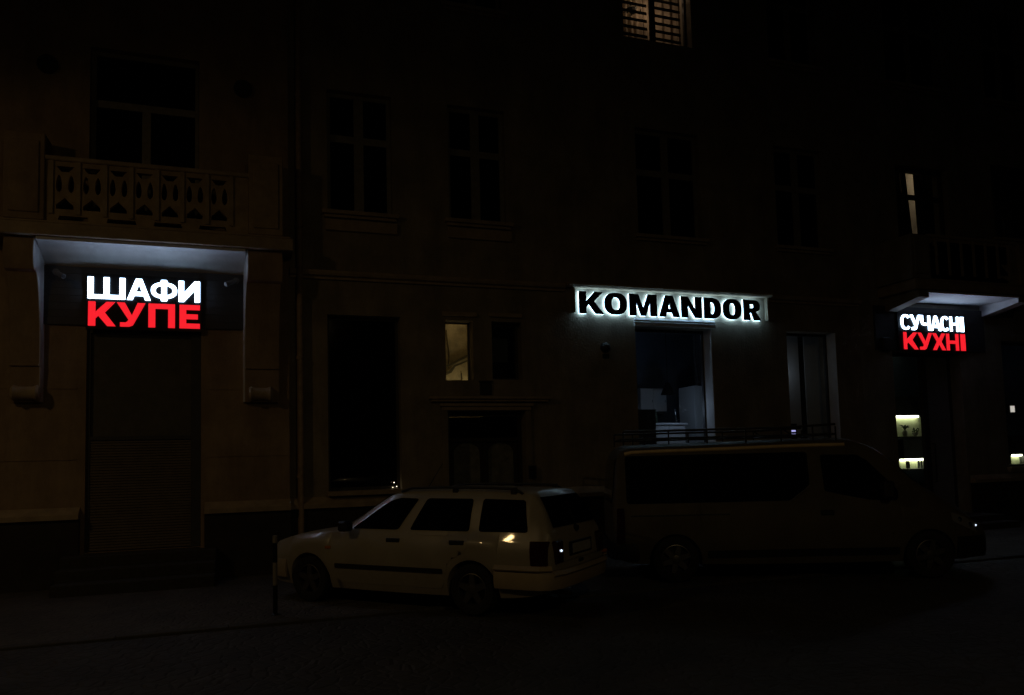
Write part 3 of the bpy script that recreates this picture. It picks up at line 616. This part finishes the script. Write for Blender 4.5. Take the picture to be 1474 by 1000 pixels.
MB().lathe([(.02, -.11), (.06, -.10), (.10, -.05), (.105, -.03), (.105, -.003)], (6.66, 0, 3.93), 'y', 20).build('dome', M['steel'], al, smooth=40); MB().box(6.60, 6.72, -.06, -.003, 3.72, 3.80).build('base', M['steel'], al)
cb = thing('meter_box', 'small dark box on the wall left of the smaller red sign', 'box', (13.62, -.06, 3.9)); MB().box(13.5, 13.72, -.14, -.05, 4.0, 4.3).build('case', M['steel'], cb, bevel=.01); MB().box(13.53, 13.69, -.146, -.142, 4.03, 4.27).build('lid', M['graph'], cb)
ld = thing('fairy_lights', 'three tiny warm lights at the sill corner of the tall dark window', 'lights', (2.5, .1, 1.32))
for px, zz in ((2.45, 1.345), (2.52, 1.36), (2.475, 1.43)): MB().lathe([(.003, -.010), (.012, 0), (.003, .010)], (px, .10, zz), 'z', 8).build('bulb', M['tiny'], ld)
MB().tube([(2.42, .11, 1.325), (2.45, .115, 1.345), (2.475, .115, 1.43), (2.52, .115, 1.36), (2.58, .11, 1.325)], .004, 6).build('wire', M['blackmat'], ld)
bo = thing('bollard', 'thin black and white banded post by the front of the pale estate car', 'bollard', (.32, -3.78, 0))
for a, b, m in ((0.012, .36, 'black'), (.361, .63, 'white_band'), (.631, .86, 'black'), (.861, .95, 'white_band')):
    MB().lathe([(.026, a), (.028, a + .002), (.028, b - .002), (.026, b)], (.32, -3.78, 0), 'z', 14).build('band', M[m], bo, smooth=40)
MB().lathe([(.05, .012), (.05, .02), (.03, .03)], (.32, -3.78, 0), 'z', 14).build('base', M['steel'], bo)

# ------------------------------------------------------------------ vehicles
def interp(tab):
    xs = [p[0] for p in tab]; ys = [p[1] for p in tab]; n = len(xs)
    d = [(ys[i + 1] - ys[i]) / (xs[i + 1] - xs[i]) for i in range(n - 1)]
    m = [d[0]] + [0 if d[i - 1] * d[i] <= 0 else 2 * d[i - 1] * d[i] / (d[i - 1] + d[i]) for i in range(1, n - 1)] + [d[-1]]
    def f(x):
        if x <= xs[0]: return ys[0]
        if x >= xs[-1]: return ys[-1]
        i = max(k for k in range(n - 1) if xs[k] <= x); h = xs[i + 1] - xs[i]; t = (x - xs[i]) / h
        return ys[i] * (2 * t ** 3 - 3 * t ** 2 + 1) + m[i] * h * (t ** 3 - 2 * t ** 2 + t) + ys[i + 1] * (-2 * t ** 3 + 3 * t ** 2) + m[i + 1] * h * (t ** 3 - t ** 2)
    return f
class Body:
    def __init__(s, W, belt, roof, wr, bot, axles, ra, rz, crown=.03, tuck=.085, xr=None):
        s.W, s.belt, s.roof, s.wr, s.bot0 = map(interp, (W, belt, roof, wr, bot)); s.ax, s.ra, s.rz = axles, ra, rz; s.crown = crown; s.tuck = tuck
        s.xr = xr or (W[0][0], W[-1][0])
    def bot(s, x):
        b = s.bot0(x)
        for a in s.ax:
            if abs(x - a) < s.ra: b = max(b, s.rz + math.sqrt(s.ra ** 2 - (x - a) ** 2))
        return b
    def sec(s, x):
        W, zb, zr, wr, b = s.W(x), s.belt(x), s.roof(x), s.wr(x), s.bot(x)
        zr = max(zr, zb + .02); b = min(b, zb - .06)
        zs = [b + (zb - b) * k for k in (.0, .06, .25, .5, .72, .88)]
        under = lambda z: -.085 * min(1, max(0, (.52 - z) / .34)) ** 1.3
        pts = [(0, b), (W - .12 + under(b) * .5, b), (W - .006 + under(b), b + .004)]
        for f, k in ((.12, 0), (.25, 0), (.4, 0), (.55, .02), (.7, .12), (.8, .33), (.9, .64)):
            z = b + (zb - b) * f; pts.append((W - s.tuck * k + under(z), z))
        pts.append((W - s.tuck, zb))
        for f in (.25, .5, .75): pts.append((W - s.tuck + (wr - W + s.tuck) * f + .012 * math.sin(f * math.pi), zb + (zr - .035 - zb) * f))
        pts += [(wr, zr - .03), (wr - .035, zr - .004), (wr * .72, zr + s.crown * .45), (wr * .38, zr + s.crown * .85), (0, zr + s.crown)]
        return pts
    def mesh(s, n=150):
        xs = [s.xr[0] + (s.xr[1] - s.xr[0]) * k / n for k in range(n + 1)]
        for a in s.ax: xs += [a - s.ra - .001, a - s.ra + .004, a + s.ra + .001, a + s.ra - .004, a - s.ra * .97, a + s.ra * .97]
        xs = sorted(set(xs)); mb = MB(); k = None; vs = []
        for x in xs:
            p = s.sec(x); ring = [(x, y, z) for y, z in p] + [(x, -y, z) for y, z in reversed(p[1:-1])]
            k = len(ring); vs += ring
        fs = [(i * k + j, i * k + (j + 1) % k, (i + 1) * k + (j + 1) % k, (i + 1) * k + j) for i in range(len(xs) - 1) for j in range(k)]
        h = len(s.sec(0))
        for base in (0, (len(xs) - 1) * k):
            for j in range(h - 1):
                a, b = base + j, base + j + 1; c, d = base + (k - j - 1) % k if j + 1 < h - 1 else None, base + (k - j) % k
                if c is None: fs.append((a, b, d))
                elif j == 0: fs.append((a, b, c))
                else: fs.append((a, b, c, d))
        return mb.add(vs, fs)
    def side(s, x, z):
        p = s.sec(x)[2:15]
        for (y0, z0), (y1, z1) in zip(p, p[1:]):
            if z0 <= z <= z1: return y0 + (y1 - y0) * (z - z0) / max(1e-6, z1 - z0)
        return p[-1][0] if z > p[-1][1] else p[0][0]
    def topz(s, x, y):
        p = s.sec(x)[13:]
        y = abs(y)
        for (y1, z1), (y0, z0) in zip(p, p[1:]):
            if y0 <= y <= y1: return z0 + (z1 - z0) * (y - y0) / max(1e-6, y1 - y0)
        return p[0][1]
    def endx(s, z, y, lo, hi):
        inc = s.topz(hi, y) > s.topz(lo, y)
        for _ in range(30):
            m = (lo + hi) / 2
            if (s.topz(m, y) < z) == inc: lo = m
            else: hi = m
        return lo
def rounded(poly, r, n=5):
    out = []; k = len(poly)
    for i in range(k):
        p0, p, p1 = Vector(poly[i - 1]), Vector(poly[i]), Vector(poly[(i + 1) % k])
        a = (p0 - p); b = (p1 - p); ra = min(r, a.length * .45, b.length * .45); A = p + a.normalized() * ra; B = p + b.normalized() * ra
        for j in range(n + 1):
            t = j / n; q = A * (1 - t) ** 2 + p * 2 * t * (1 - t) + B * t * t; out.append((q.x, q.y))
    return out
def dens(poly, step=.05):
    out = []
    for i in range(len(poly)):
        a, b = Vector(poly[i]), Vector(poly[(i + 1) % len(poly)]); m = max(1, int((b - a).length / step))
        out += [tuple(a + (b - a) * j / m) for j in range(m)]
    return out
def clip(poly, axis, lim, keep_less):
    out = []
    for i in range(len(poly)):
        p, q = poly[i], poly[(i + 1) % len(poly)]
        ip = (p[axis] <= lim) == keep_less or p[axis] == lim; iq = (q[axis] <= lim) == keep_less or q[axis] == lim
        if ip: out.append(p)
        if ip != iq:
            t = (lim - p[axis]) / (q[axis] - p[axis]); out.append((p[0] + (q[0] - p[0]) * t, p[1] + (q[1] - p[1]) * t))
    return out
def side_panel(bd, poly, sg, off=.006, r=.04, th=.012, step=.07):
    """patch of the vehicle's side following its surface: the polygon is cut into cells so it bends with the body"""
    P = rounded(poly, r); mb = MB()
    x0, x1 = min(p[0] for p in P), max(p[0] for p in P); z0, z1 = min(p[1] for p in P), max(p[1] for p in P)
    nx = max(3, int((x1 - x0) / step)); nz = max(1, int((z1 - z0) / step))
    for i in range(nx):
        a, b = x0 + (x1 - x0) * i / nx, x0 + (x1 - x0) * (i + 1) / nx
        c = clip(clip(P, 0, a, False), 0, b, True)
        for j in range(nz):
            l, h = z0 + (z1 - z0) * j / nz, z0 + (z1 - z0) * (j + 1) / nz
            d = clip(clip(c, 1, l, False), 1, h, True)
            dd_ = []
            for p in d:
                if not dd_ or (abs(p[0] - dd_[-1][0]) + abs(p[1] - dd_[-1][1])) > 1e-5: dd_.append(p)
            if len(dd_) > 2: mb.add([(p[0], sg * (bd.side(*p) + off), p[1]) for p in dd_], [tuple(range(len(dd_)))])
    n = len(P)
    mb.add([(p[0], sg * (bd.side(*p) + off), p[1]) for p in P] + [(p[0], sg * (bd.side(*p) + off - th), p[1]) for p in P], [(i, (i + 1) % n, n + (i + 1) % n, n + i) for i in range(n)])
    return mb
def end_panel(bd, z0, z1, y0, y1, lo, hi, off, n=10):
    """curved screen between heights z0 and z1; y0/y1 half widths at bottom/top"""
    vs = []; 
    for i in range(n + 1):
        z = z0 + (z1 - z0) * i / n; yw = y0 + (y1 - y0) * i / n
        for j in range(n + 1):
            y = -yw + 2 * yw * j / n; vs.append((bd.endx(z, y, lo, hi) + off, y, z + abs(off) * .4))
    fs = [(i * (n + 1) + j, i * (n + 1) + j + 1, (i + 1) * (n + 1) + j + 1, (i + 1) * (n + 1) + j) for i in range(n) for j in range(n)]
    return MB().add(vs, fs)
def band(path, z0, z1, t, prof=None):
    """strip following a plan path (x,y); bulges outward by t to the right-hand side of travel"""
    k = len(path); vs = []; prof = prof or [(0, 0), (.6, .0), (1, .25), (1, .75), (.6, 1), (0, 1)]
    for i, (x, y) in enumerate(path):
        a, b = Vector(path[max(0, i - 1)]), Vector(path[min(k - 1, i + 1)]); d = (b - a).normalized(); nx, ny = d.y, -d.x
        for u, v in prof: vs.append((x + nx * t * u, y + ny * t * u, z0 + (z1 - z0) * v))
    m = len(prof)
    fs = [(i * m + j, i * m + (j + 1) % m, (i + 1) * m + (j + 1) % m, (i + 1) * m + j) for i in range(k - 1) for j in range(m)]
    fs += [tuple(range(m)), tuple((k - 1) * m + j for j in reversed(range(m)))]
    return MB().add(vs, fs)
def wheel(par, x, y, r, w, sg, spokes=5, rim='alloy'):
    t = MB().lathe([(r * .66, -w / 2 + .01), (r * .74, -w / 2), (r * .95, -w / 2 + .008), (r, -w / 2 + .03), (r, w / 2 - .03), (r * .95, w / 2 - .008), (r * .74, w / 2), (r * .66, w / 2 - .01), (r * .62, w / 2 - .02), (r * .62, -w / 2 + .02), (r * .66, -w / 2 + .01)], (x, y, r), 'y', 40, False)
    wh = thing_child('wheel', par)
    t.build('tyre', M['rubber'], wh, smooth=40)
    q = MB(); f = sg * (w / 2 - .018)
    ri = r * .67
    q.lathe([(ri, -sg * w / 2 * .5), (ri, f), (ri * .9, f + sg * .006), (ri * .86, f - sg * .02), (ri * .84, -sg * w * .2)], (x, y, r), 'y', 36, False)
    for k in range(spokes):
        a = 2 * math.pi * k / spokes + .3; ca, sa = math.cos(a), math.sin(a)
        pr = [(-.045, .03), (.045, .03), (.03, ri * .88), (-.03, ri * .88)]
        p2 = [(x + u * -sa + v * ca, r + u * ca + v * sa) for u, v in pr]
        q.prism(p2, y + f - sg * .028, y + f + sg * .002, 'y')
    q.lathe([(.06, f - sg * .03), (.06, f + sg * .004), (.03, f + sg * .01)], (x, y, r), 'y', 20)
    q.build('rim', M[rim], wh, smooth=35)
    MB().lathe([(ri * .83, -.01), (ri * .83, .01)], (x, y + f - sg * .07, r), 'y', 24).build('brake_disc', M['steel'], wh)
def thing_child(name, par):
    o = bpy.data.objects.new(name, None); COL.objects.link(o); o.parent = par; o.empty_display_size = .1; ROOT[o.name] = Vector((0, 0, 0)); return o

# --- estate car (x forward, y left)
car = thing('estate_car', 'pale cream estate car with black roof rails parked nose towards the wall', 'car', (0, 0, 0))
bd = Body([(-2.175, .70), (-2.13, .775), (-2.0, .825), (-1.0, .845), (0, .8475), (1, .845), (1.6, .825), (1.95, .765), (2.1, .69), (2.17, .58)],
          [(-2.175, .62), (-2.165, .74), (-2.14, .86), (-2.10, .93), (-1.5, .93), (0, .925), (.8, .91), (1.05, .895), (1.6, .835), (2.0, .745), (2.12, .66), (2.17, .55)],
          [(-2.175, .64), (-2.165, .76), (-2.14, .885), (-2.10, 1.0), (-1.90, 1.335), (-1.84, 1.385), (-1.5, 1.405), (-.6, 1.425), (-.1, 1.415), (.12, 1.385), (.25, 1.33), (.98, .935), (1.1, .915), (1.6, .855), (2.0, .765), (2.12, .68), (2.17, .57)],
          [(-2.175, .62), (-2.14, .66), (-2.10, .655), (-1.88, .575), (-1, .575), (0, .575), (.2, .565), (.98, .66), (1.6, .66), (2.0, .60), (2.17, .45)],
          [(-2.17, .34), (-1.9, .25), (-1.5, .21), (0, .19), (1.6, .20), (2.0, .22), (2.17, .30)], (-1.155, 1.32), .345, .285)
bd.mesh(170).build('body', M['car'], car, smooth=32)
for sg in (1, -1):
    for poly in ([(.66, .955), (-.075, .955), (-.30, 1.325), (-.02, 1.335), (.16, 1.29)], [(-.25, .955), (-1.095, .955), (-1.085, 1.325), (-.43, 1.33)], [(-1.225, .955), (-1.86, .955), (-1.775, 1.31), (-1.22, 1.325)]):
        side_panel(bd, poly, sg, .006).build('window', M['car_glass'], car, smooth=60)
    for poly, hx in (([(.82, .28), (-.16, .28), (-.16, .90), (.74, .90)], -.03), ([(-.19, .28), (-.74, .28), (-.86, .62), (-1.08, .72), (-1.12, .90), (-.19, .90)], -.97)):
        d = side_panel(bd, poly, sg, .0035, .05, .006).build('door', M['car'], car, smooth=50)
        yh = bd.side(hx, .83) * sg
        h = MB().box(hx - .10, hx + .10, yh - .012, yh + sg * .022 if sg > 0 else yh + .012, .805, .855) if sg > 0 else MB().box(hx - .10, hx + .10, yh - .022, yh + .012, .805, .855)
        h.build('handle', M['plastic'], d, bevel=.008)
    side_panel(bd, [(.86, .465), (-.77, .465), (-.77, .52), (.86, .52)], sg, .014, .01, .016).build('side_moulding', M['plastic'], car)
    side_panel(bd, [(1.02, .70), (.94, .70), (.94, .735), (1.02, .735)], sg, .01, .01).build('side_indicator', M['amber'], car)
    # roof rail on three feet
    yr = sg * .56; rl = MB().tube([(-1.72, yr, 1.375), (-1.62, yr, 1.435), (-1.2, yr, 1.452), (-.6, yr, 1.46), (-.15, yr, 1.45), (.0, yr, 1.41)], .016, 8)
    for px in (-1.60, -.80): rl.box(px - .035, px + .035, yr - .014, yr + .014, 1.37, 1.452)
    rl.build('roof_rail', M['plastic'], car, smooth=40)
    MB().box(.58, .72, sg * .80, sg * .97, .93, 1.06).build('mirror', M['plastic'], car, bevel=.025)
    tl = side_panel(bd, [(-1.93, .60), (-2.12, .60), (-2.12, .865), (-1.90, .865)], sg, .010, .015).build('tail_light', M['red_lens'], car, smooth=50)
    MB().box(-2.19, -2.10, sg * .50, sg * .70, .60, .865).build('lens', M['red_lens'], tl, bevel=.02)
    if sg > 0: MB().lathe([(.002, -.014), (.010, -.010), (.014, 0), (.010, .008)], (-2.195, .585, .75), 'x', 12).build('marker_lamp', M['led'], tl, smooth=50)  # glowing dot stands in for a bright reflection on the tail lens
    hl = MB().box(2.03, 2.16, sg * .32, sg * .60, .575, .70).build('headlight', M['clear_lens'], car, bevel=.025)
    wheel(car, -1.155, sg * .735, .295, .19, sg); wheel(car, 1.32, sg * .735, .295, .19, sg)
end_panel(bd, 1.0, 1.335, .60, .52, -2.13, -1.80, -.012).build('rear_window', M['car_glass'], car, smooth=60)
end_panel(bd, .965, 1.37, .66, .52, 1.02, .10, .012).build('windscreen', M['car_glass'], car, smooth=60)
wy = .05; MB().tube([(bd.endx(.99, wy, -2.13, -1.8) - .03, wy, .98), (bd.endx(1.28, -.02, -2.13, -1.8) - .03, -.02, 1.28)], .009, 6).build('wiper', M['plastic'], car); MB().lathe([(.03, -.03), (.035, 0), (.02, .03)], (-2.145, wy, .96), 'x', 12).build('wiper_hub', M['plastic'], car)
pr_ = MB().box(-2.186, -2.168, -.32, .32, .66, .82).build('plate_recess', M['plastic'], car, bevel=.006); MB().box(-2.195, -2.188, -.26, .26, .685, .795).build('number_plate', M['plate'], pr_)
MB().box(-2.182, -2.16, -.07, .07, .56, .60).build('lock', M['plastic'], car, bevel=.006)
rb = [(-1.48, .842), (-1.85, .848), (-2.05, .835), (-2.15, .76), (-2.20, .62), (-2.215, .3), (-2.215, -.3), (-2.20, -.62), (-2.15, -.76), (-2.05, -.835), (-1.85, -.848), (-1.50, -.842)]
bmp = band(rb, .34, .545, .035).build('bumper', M['grey_bumper'], car, smooth=40)
lip = [(0, 0), (.85, 0), (1, .25), (.25, 1), (0, 1)]
band(rb[0:4], .545, .600, .060, lip).build('bumper_strip', M['grey_bumper'], bmp, smooth=20); band(rb[8:12], .545, .600, .060, lip).build('bumper_strip', M['grey_bumper'], bmp, smooth=20)
band(rb[3:9], .49, .545, .062, lip).build('bumper_strip', M['grey_bumper'], bmp, smooth=20)
MB().box(-2.20, -2.13, -.80, -.72, .575, .62).build('reflector', M['amber'], bmp, bevel=.01)
fb = [(1.72, .80), (1.93, .765), (2.06, .68), (2.14, .48), (2.165, .2), (2.165, -.2), (2.14, -.48), (2.06, -.68), (1.93, -.765), (1.72, -.80)]
band(fb[::-1], .30, .53, .03).build('bumper', M['grey_bumper'], car, smooth=40)
gr = MB()
for k in range(4): gr.box(2.15, 2.175, -.3, .3, .575 + k * .032, .59 + k * .032)
gr.build('grille', M['plastic'], car)
MB().box(-1.0, 1.2, -.6, .6, .16, .24).build('underbody', M['blackmat'], car)
MB().tube([(-1.95, .35, .25), (-2.2, .35, .25)], .025, 10).build('exhaust', M['steel'], car)
MB().tube([(-.02, 0, 1.44), (-.25, 0, 1.75)], [.006, .003], 6).build('aerial', M['plastic'], car)
a = Vector((2.44, -4.90)); b = Vector((.72, -3.03)); hd = (b - a).normalized(); lf_ = Vector((-hd.y, hd.x))
mid = a + hd * 1.155 - lf_ * .82
car.location = (mid.x, mid.y, .012); car.rotation_euler = (0, 0, math.atan2(hd.y, hd.x))

# --- van (x forward, y left); its right side faces the street
van = thing('van', 'dark long van with a roof rack and a long black side window', 'van', (0, 0, 0))
bv = Body([(-2.59, .84), (-2.54, .90), (-2.3, .94), (0, .95), (1.2, .95), (1.8, .935), (2.25, .86), (2.55, .72), (2.68, .60), (2.74, .48)],
          [(-2.59, 1.05), (-2.5, 1.07), (0, 1.07), (1.0, 1.05), (1.5, 1.03), (1.95, .99), (2.28, .86), (2.55, .70), (2.68, .60), (2.74, .52)],
          [(-2.59, 1.12), (-2.57, 1.3), (-2.52, 1.72), (-2.46, 1.85), (-2.3, 1.90), (-1, 1.92), (.3, 1.94), (.75, 1.94), (.98, 1.89), (1.2, 1.77), (1.75, 1.28), (2.0, 1.13), (2.3, .95), (2.52, .78), (2.66, .66), (2.74, .56)],
          [(-2.59, .78), (-2.5, .78), (-2.3, .80), (.6, .80), (.95, .76), (1.75, .78), (2.0, .74), (2.4, .66), (2.74, .4)],
          [(-2.59, .35), (-2.3, .27), (0, .23), (2.2, .24), (2.55, .28), (2.74, .38)], (-1.74, 1.758), .365, .31, crown=.05, tuck=.045)
bv.mesh(190).build('body', M['van'], van, smooth=32)
for sg in (1, -1):
    side_panel(bv, [(-2.40, 1.11), (-.12, 1.11), (.16, 1.32), (.16, 1.785), (-2.40, 1.785)], sg, .006, .05).build('side_window', M['black_glass'], van, smooth=60)
    sp = MB(); Pq = [(-.13, 1.095), (.17, 1.315)]
    n = 8; pth = [(Pq[0][0] + (Pq[1][0] - Pq[0][0]) * k / n, Pq[0][1] + (Pq[1][1] - Pq[0][1]) * k / n) for k in range(n + 1)]
    sp.tube([(p[0], sg * (bv.side(*p) + .008), p[1]) for p in pth], .008, 6).build('window_trim', M['alloy'], van, smooth=50)
    dr = side_panel(bv, [(.24, .35), (1.22, .35), (1.26, .70), (1.40, 1.02), (.24, 1.02)], sg, .0035, .06, .006).build('door', M['van'], van, smooth=50)
    side_panel(bv, [(.36, 1.23), (.34, 1.74), (.86, 1.73), (1.0, 1.64), (1.38, 1.22), (1.36, 1.08), (.95, 1.10)], sg, .006, .04).build('door_window', M['black_glass'], van, smooth=60)
    yh = bv.side(.36, .95); MB().box(.28, .46, min(sg * (yh - .01), sg * (yh + .03)), max(sg * (yh - .01), sg * (yh + .03)), .90, .97).build('handle', M['plastic'], dr, bevel=.008)
    side_panel(bv, [(-.95, .35), (.16, .35), (.16, 1.02), (-.95, 1.02)], sg, .0035, .05, .006).build('sliding_door', M['van'], van, smooth=50)
    side_panel(bv, [(-1.30, .34), (1.33, .34), (1.33, .44), (-1.30, .44)], sg, .015, .02, .018).build('sill_moulding', M['plastic'], van)
    side_panel(bv, [(-2.35, .93), (-.97, .93), (-.97, .95), (-2.35, .95)], sg, .006, .004, .008).build('door_rail', M['plastic'], van)
    MB().tube([(k, sg * (bv.wr(k) - .002), bv.roof(k) - .065) for k in [-2.40 + .1 * i for i in range(32)]], .028, 8).build('gutter', M['gutter'], van, smooth=50)  # paler than the body: the lamp highlight is in its colour
    MB().box(1.10, 1.24, min(sg * .93, sg * 1.12), max(sg * .93, sg * 1.12), 1.12, 1.36).build('mirror', M['plastic'], van, bevel=.03)
    hl = side_panel(bv, [(2.08, .78), (2.46, .60), (2.56, .64), (2.30, .82), (2.08, .90)], sg, .012, .03, .02).build('headlight', M['clear_lens'], van, smooth=60)
    for hx, hz in ((2.20, .79), (2.36, .71), (2.47, .65)):
        MB().lathe([(.004, -.03), (.035, -.01), (.042, .01), (.03, .02)], (hx, sg * (bv.side(hx, hz) + .0), hz), 'y', 14).build('reflector_bowl', M['chrome'], hl, smooth=50)
    if sg < 0: MB().lathe([(.002, -.012), (.009, -.008), (.011, 0), (.008, .008)], (2.475, -bv.side(2.475, .70) - .014, .70), 'y', 12).build('marker_lamp', M['led'], hl, smooth=50)  # glowing dot in place of a reflected glint on the nose
    side_panel(bv, [(-2.56, .55), (-2.44, .55), (-2.44, 1.05), (-2.54, 1.05)], sg, .010, .015).build('tail_light', M['red_lens'], van, smooth=60)
    wheel(van, -1.74, sg * .83, .325, .215, sg, 6); wheel(van, 1.758, sg * .83, .325, .215, sg, 6)
end_panel(bv, 1.28, 1.82, .80, .66, 1.85, 1.0, .012).build('windscreen', M['black_glass'], van, smooth=60)
for sg in (1, -1): MB().box(-2.612, -2.585, min(sg * .06, sg * .66), max(sg * .06, sg * .66), 1.12, 1.16).build('rear_handle_bar', M['plastic'], van)
end_panel(bv, 1.16, 1.74, .74, .70, -2.585, -2.47, -.012).build('rear_window', M['black_glass'], van, smooth=60)
vb = [(-2.25, .935), (-2.45, .93), (-2.58, .84), (-2.63, .6), (-2.64, 0), (-2.63, -.6), (-2.58, -.84), (-2.45, -.93), (-2.25, -.935)]
band(vb, .33, .56, .03).build('bumper', M['plastic'], van, smooth=40)
vf = [(2.14, .875), (2.36, .81), (2.58, .69), (2.70, .5), (2.76, 0), (2.70, -.5), (2.58, -.69), (2.36, -.81), (2.14, -.875)]
band(vf[::-1], .27, .56, .035).build('bumper', M['plastic'], van, smooth=40)
MB().box(-1.3, 1.3, -.7, .7, .18, .27).build('underbody', M['blackmat'], van)
rk = MB()
for sg in (1, -1):
    y = sg * .72
    rk.tube([(-2.40, y, 2.06), (-2.40, y, 2.14), (-.15, y, 2.14), (.62, y, 2.17)], .016, 8).tube([(-2.40, y, 2.03), (.62, y, 2.03)], .014, 8)
    for px in (-2.40, -2.1, -1.75, -1.2, -.65, -.15, .3, .62): rk.tube([(px, y, 1.94), (px, y, 2.14)], .012, 6)
    rk.tube([(-.15, y, 2.14), (.0, y, 2.03)], .012, 6)
for px in (-2.40, -1.75, -1.2, -.65, -.15, .62): rk.tube([(px, -.72, 2.03), (px, .72, 2.03)], .014, 6)
rk.build('roof_rack', M['steel'], van, smooth=50)
a = Vector((5.68, -4.00)); b = Vector((8.95, -5.29)); hd = (b - a).normalized(); rt = Vector((hd.y, -hd.x))
mid = a + hd * 1.74 - rt * .93
van.location = (mid.x, mid.y, .006); van.rotation_euler = (0, 0, math.atan2(hd.y, hd.x))

# ------------------------------------------------------------------ street lamps, out of frame at the left, plus an unseen one added behind the camera
sl = thing('street_lamp', 'grey street lamp with a warm lit head at the near left kerb', 'street lamp', (-7.6, -5.2, 0), 'street lamps along the road')
MB().lathe([(.11, .0), (.11, .9), (.075, 1.0), (.055, 7.1)], (-7.6, -5.2, 0), 'z', 16).build('pole', M['steel'], sl, smooth=40)
MB().tube([(-7.6, -5.2, 7.05), (-7.6, -5.5, 7.3), (-7.6, -6.8, 7.45)], .03, 10).build('arm', M['steel'], sl, smooth=40)
MB().box(-7.8, -7.4, -7.5, -6.7, 7.42, 7.52).build('lamp_head', M['steel'], sl, bevel=.03)
s2l = copy_tree(sl); s2l.location = (2.6, -20.5, 0); s2l.rotation_euler = (0, 0, math.pi); s2l['label'] = 'grey street lamp with a warm lit head on the far side behind the camera'
def lamp_light(loc, rot, e, col):
    L = bpy.data.lights.new('street_lamp_light', 'AREA'); L.shape = 'RECTANGLE'; L.size = .22; L.size_y = .36; L.energy = e; L.color = col
    o = bpy.data.objects.new('street_lamp_light', L); o.location = loc; o.rotation_euler = rot; COL.objects.link(o)
lamp_light((-7.6, -7.3, 7.40), (R(8), R(-10), 0), 44, (1., .66, .27))
lamp_light((2.6, -17.8, 7.40), (R(14), 0, 0), 46, (1., .72, .34))  # added fill for the middle of the facade

# ------------------------------------------------------------------ night sky
sun = bpy.data.lights.new('sun', 'SUN'); sun.energy = .0015; sun.angle = R(12); sun.color = (1., .9, .75)
so = bpy.data.objects.new('sun', sun); so.rotation_euler = (R(52), 0, R(-28)); COL.objects.link(so)
w = bpy.data.worlds.new('World'); S.world = w; w.use_nodes = True
nt = w.node_tree; bg = nt.nodes['Background']
sky = nt.nodes.new('ShaderNodeTexSky'); sky.sky_type = 'NISHITA'; sky.sun_disc = False; sky.sun_elevation = R(38); sky.sun_rotation = R(180 + 28)
nt.links.new(sky.outputs[0], bg.inputs['Color']); bg.inputs['Strength'].default_value = .00006

# ------------------------------------------------------------------ camera
f, cx, cy, Wp, Hp = 1100., 737., 584., 1474., 1000.
yaw, pit, rol = R(19.2), R(3.95), R(1.46)
Fw = Vector((math.sin(yaw) * math.cos(pit), math.cos(yaw) * math.cos(pit), math.sin(pit)))
Rt = Vector((math.cos(yaw), -math.sin(yaw), 0)); Up = Rt.cross(Fw)
R2 = Rt * math.cos(rol) - Up * math.sin(rol); U2 = Up * math.cos(rol) + Rt * math.sin(rol)
cam = bpy.data.cameras.new('camera'); co = bpy.data.objects.new('camera', cam); COL.objects.link(co)
co.matrix_world = Matrix(((R2.x, U2.x, -Fw.x, 0), (R2.y, U2.y, -Fw.y, -13.48), (R2.z, U2.z, -Fw.z, 1.8), (0, 0, 0, 1)))
cam.sensor_fit = 'HORIZONTAL'; cam.sensor_width = 36; cam.lens = f / Wp * 36
cam.shift_x = -(cx - Wp / 2) / Wp; cam.shift_y = (cy - Hp / 2) / Wp; cam.clip_end = 600; cam.clip_start = .05
S.camera = co
S.view_settings.view_transform = 'Standard'; S.view_settings.look = 'None'; S.view_settings.exposure = 0; S.view_settings.gamma = 1
S.cycles.max_bounces = 6; S.cycles.diffuse_bounces = 3; S.cycles.glossy_bounces = 3; S.cycles.transparent_max_bounces = 8
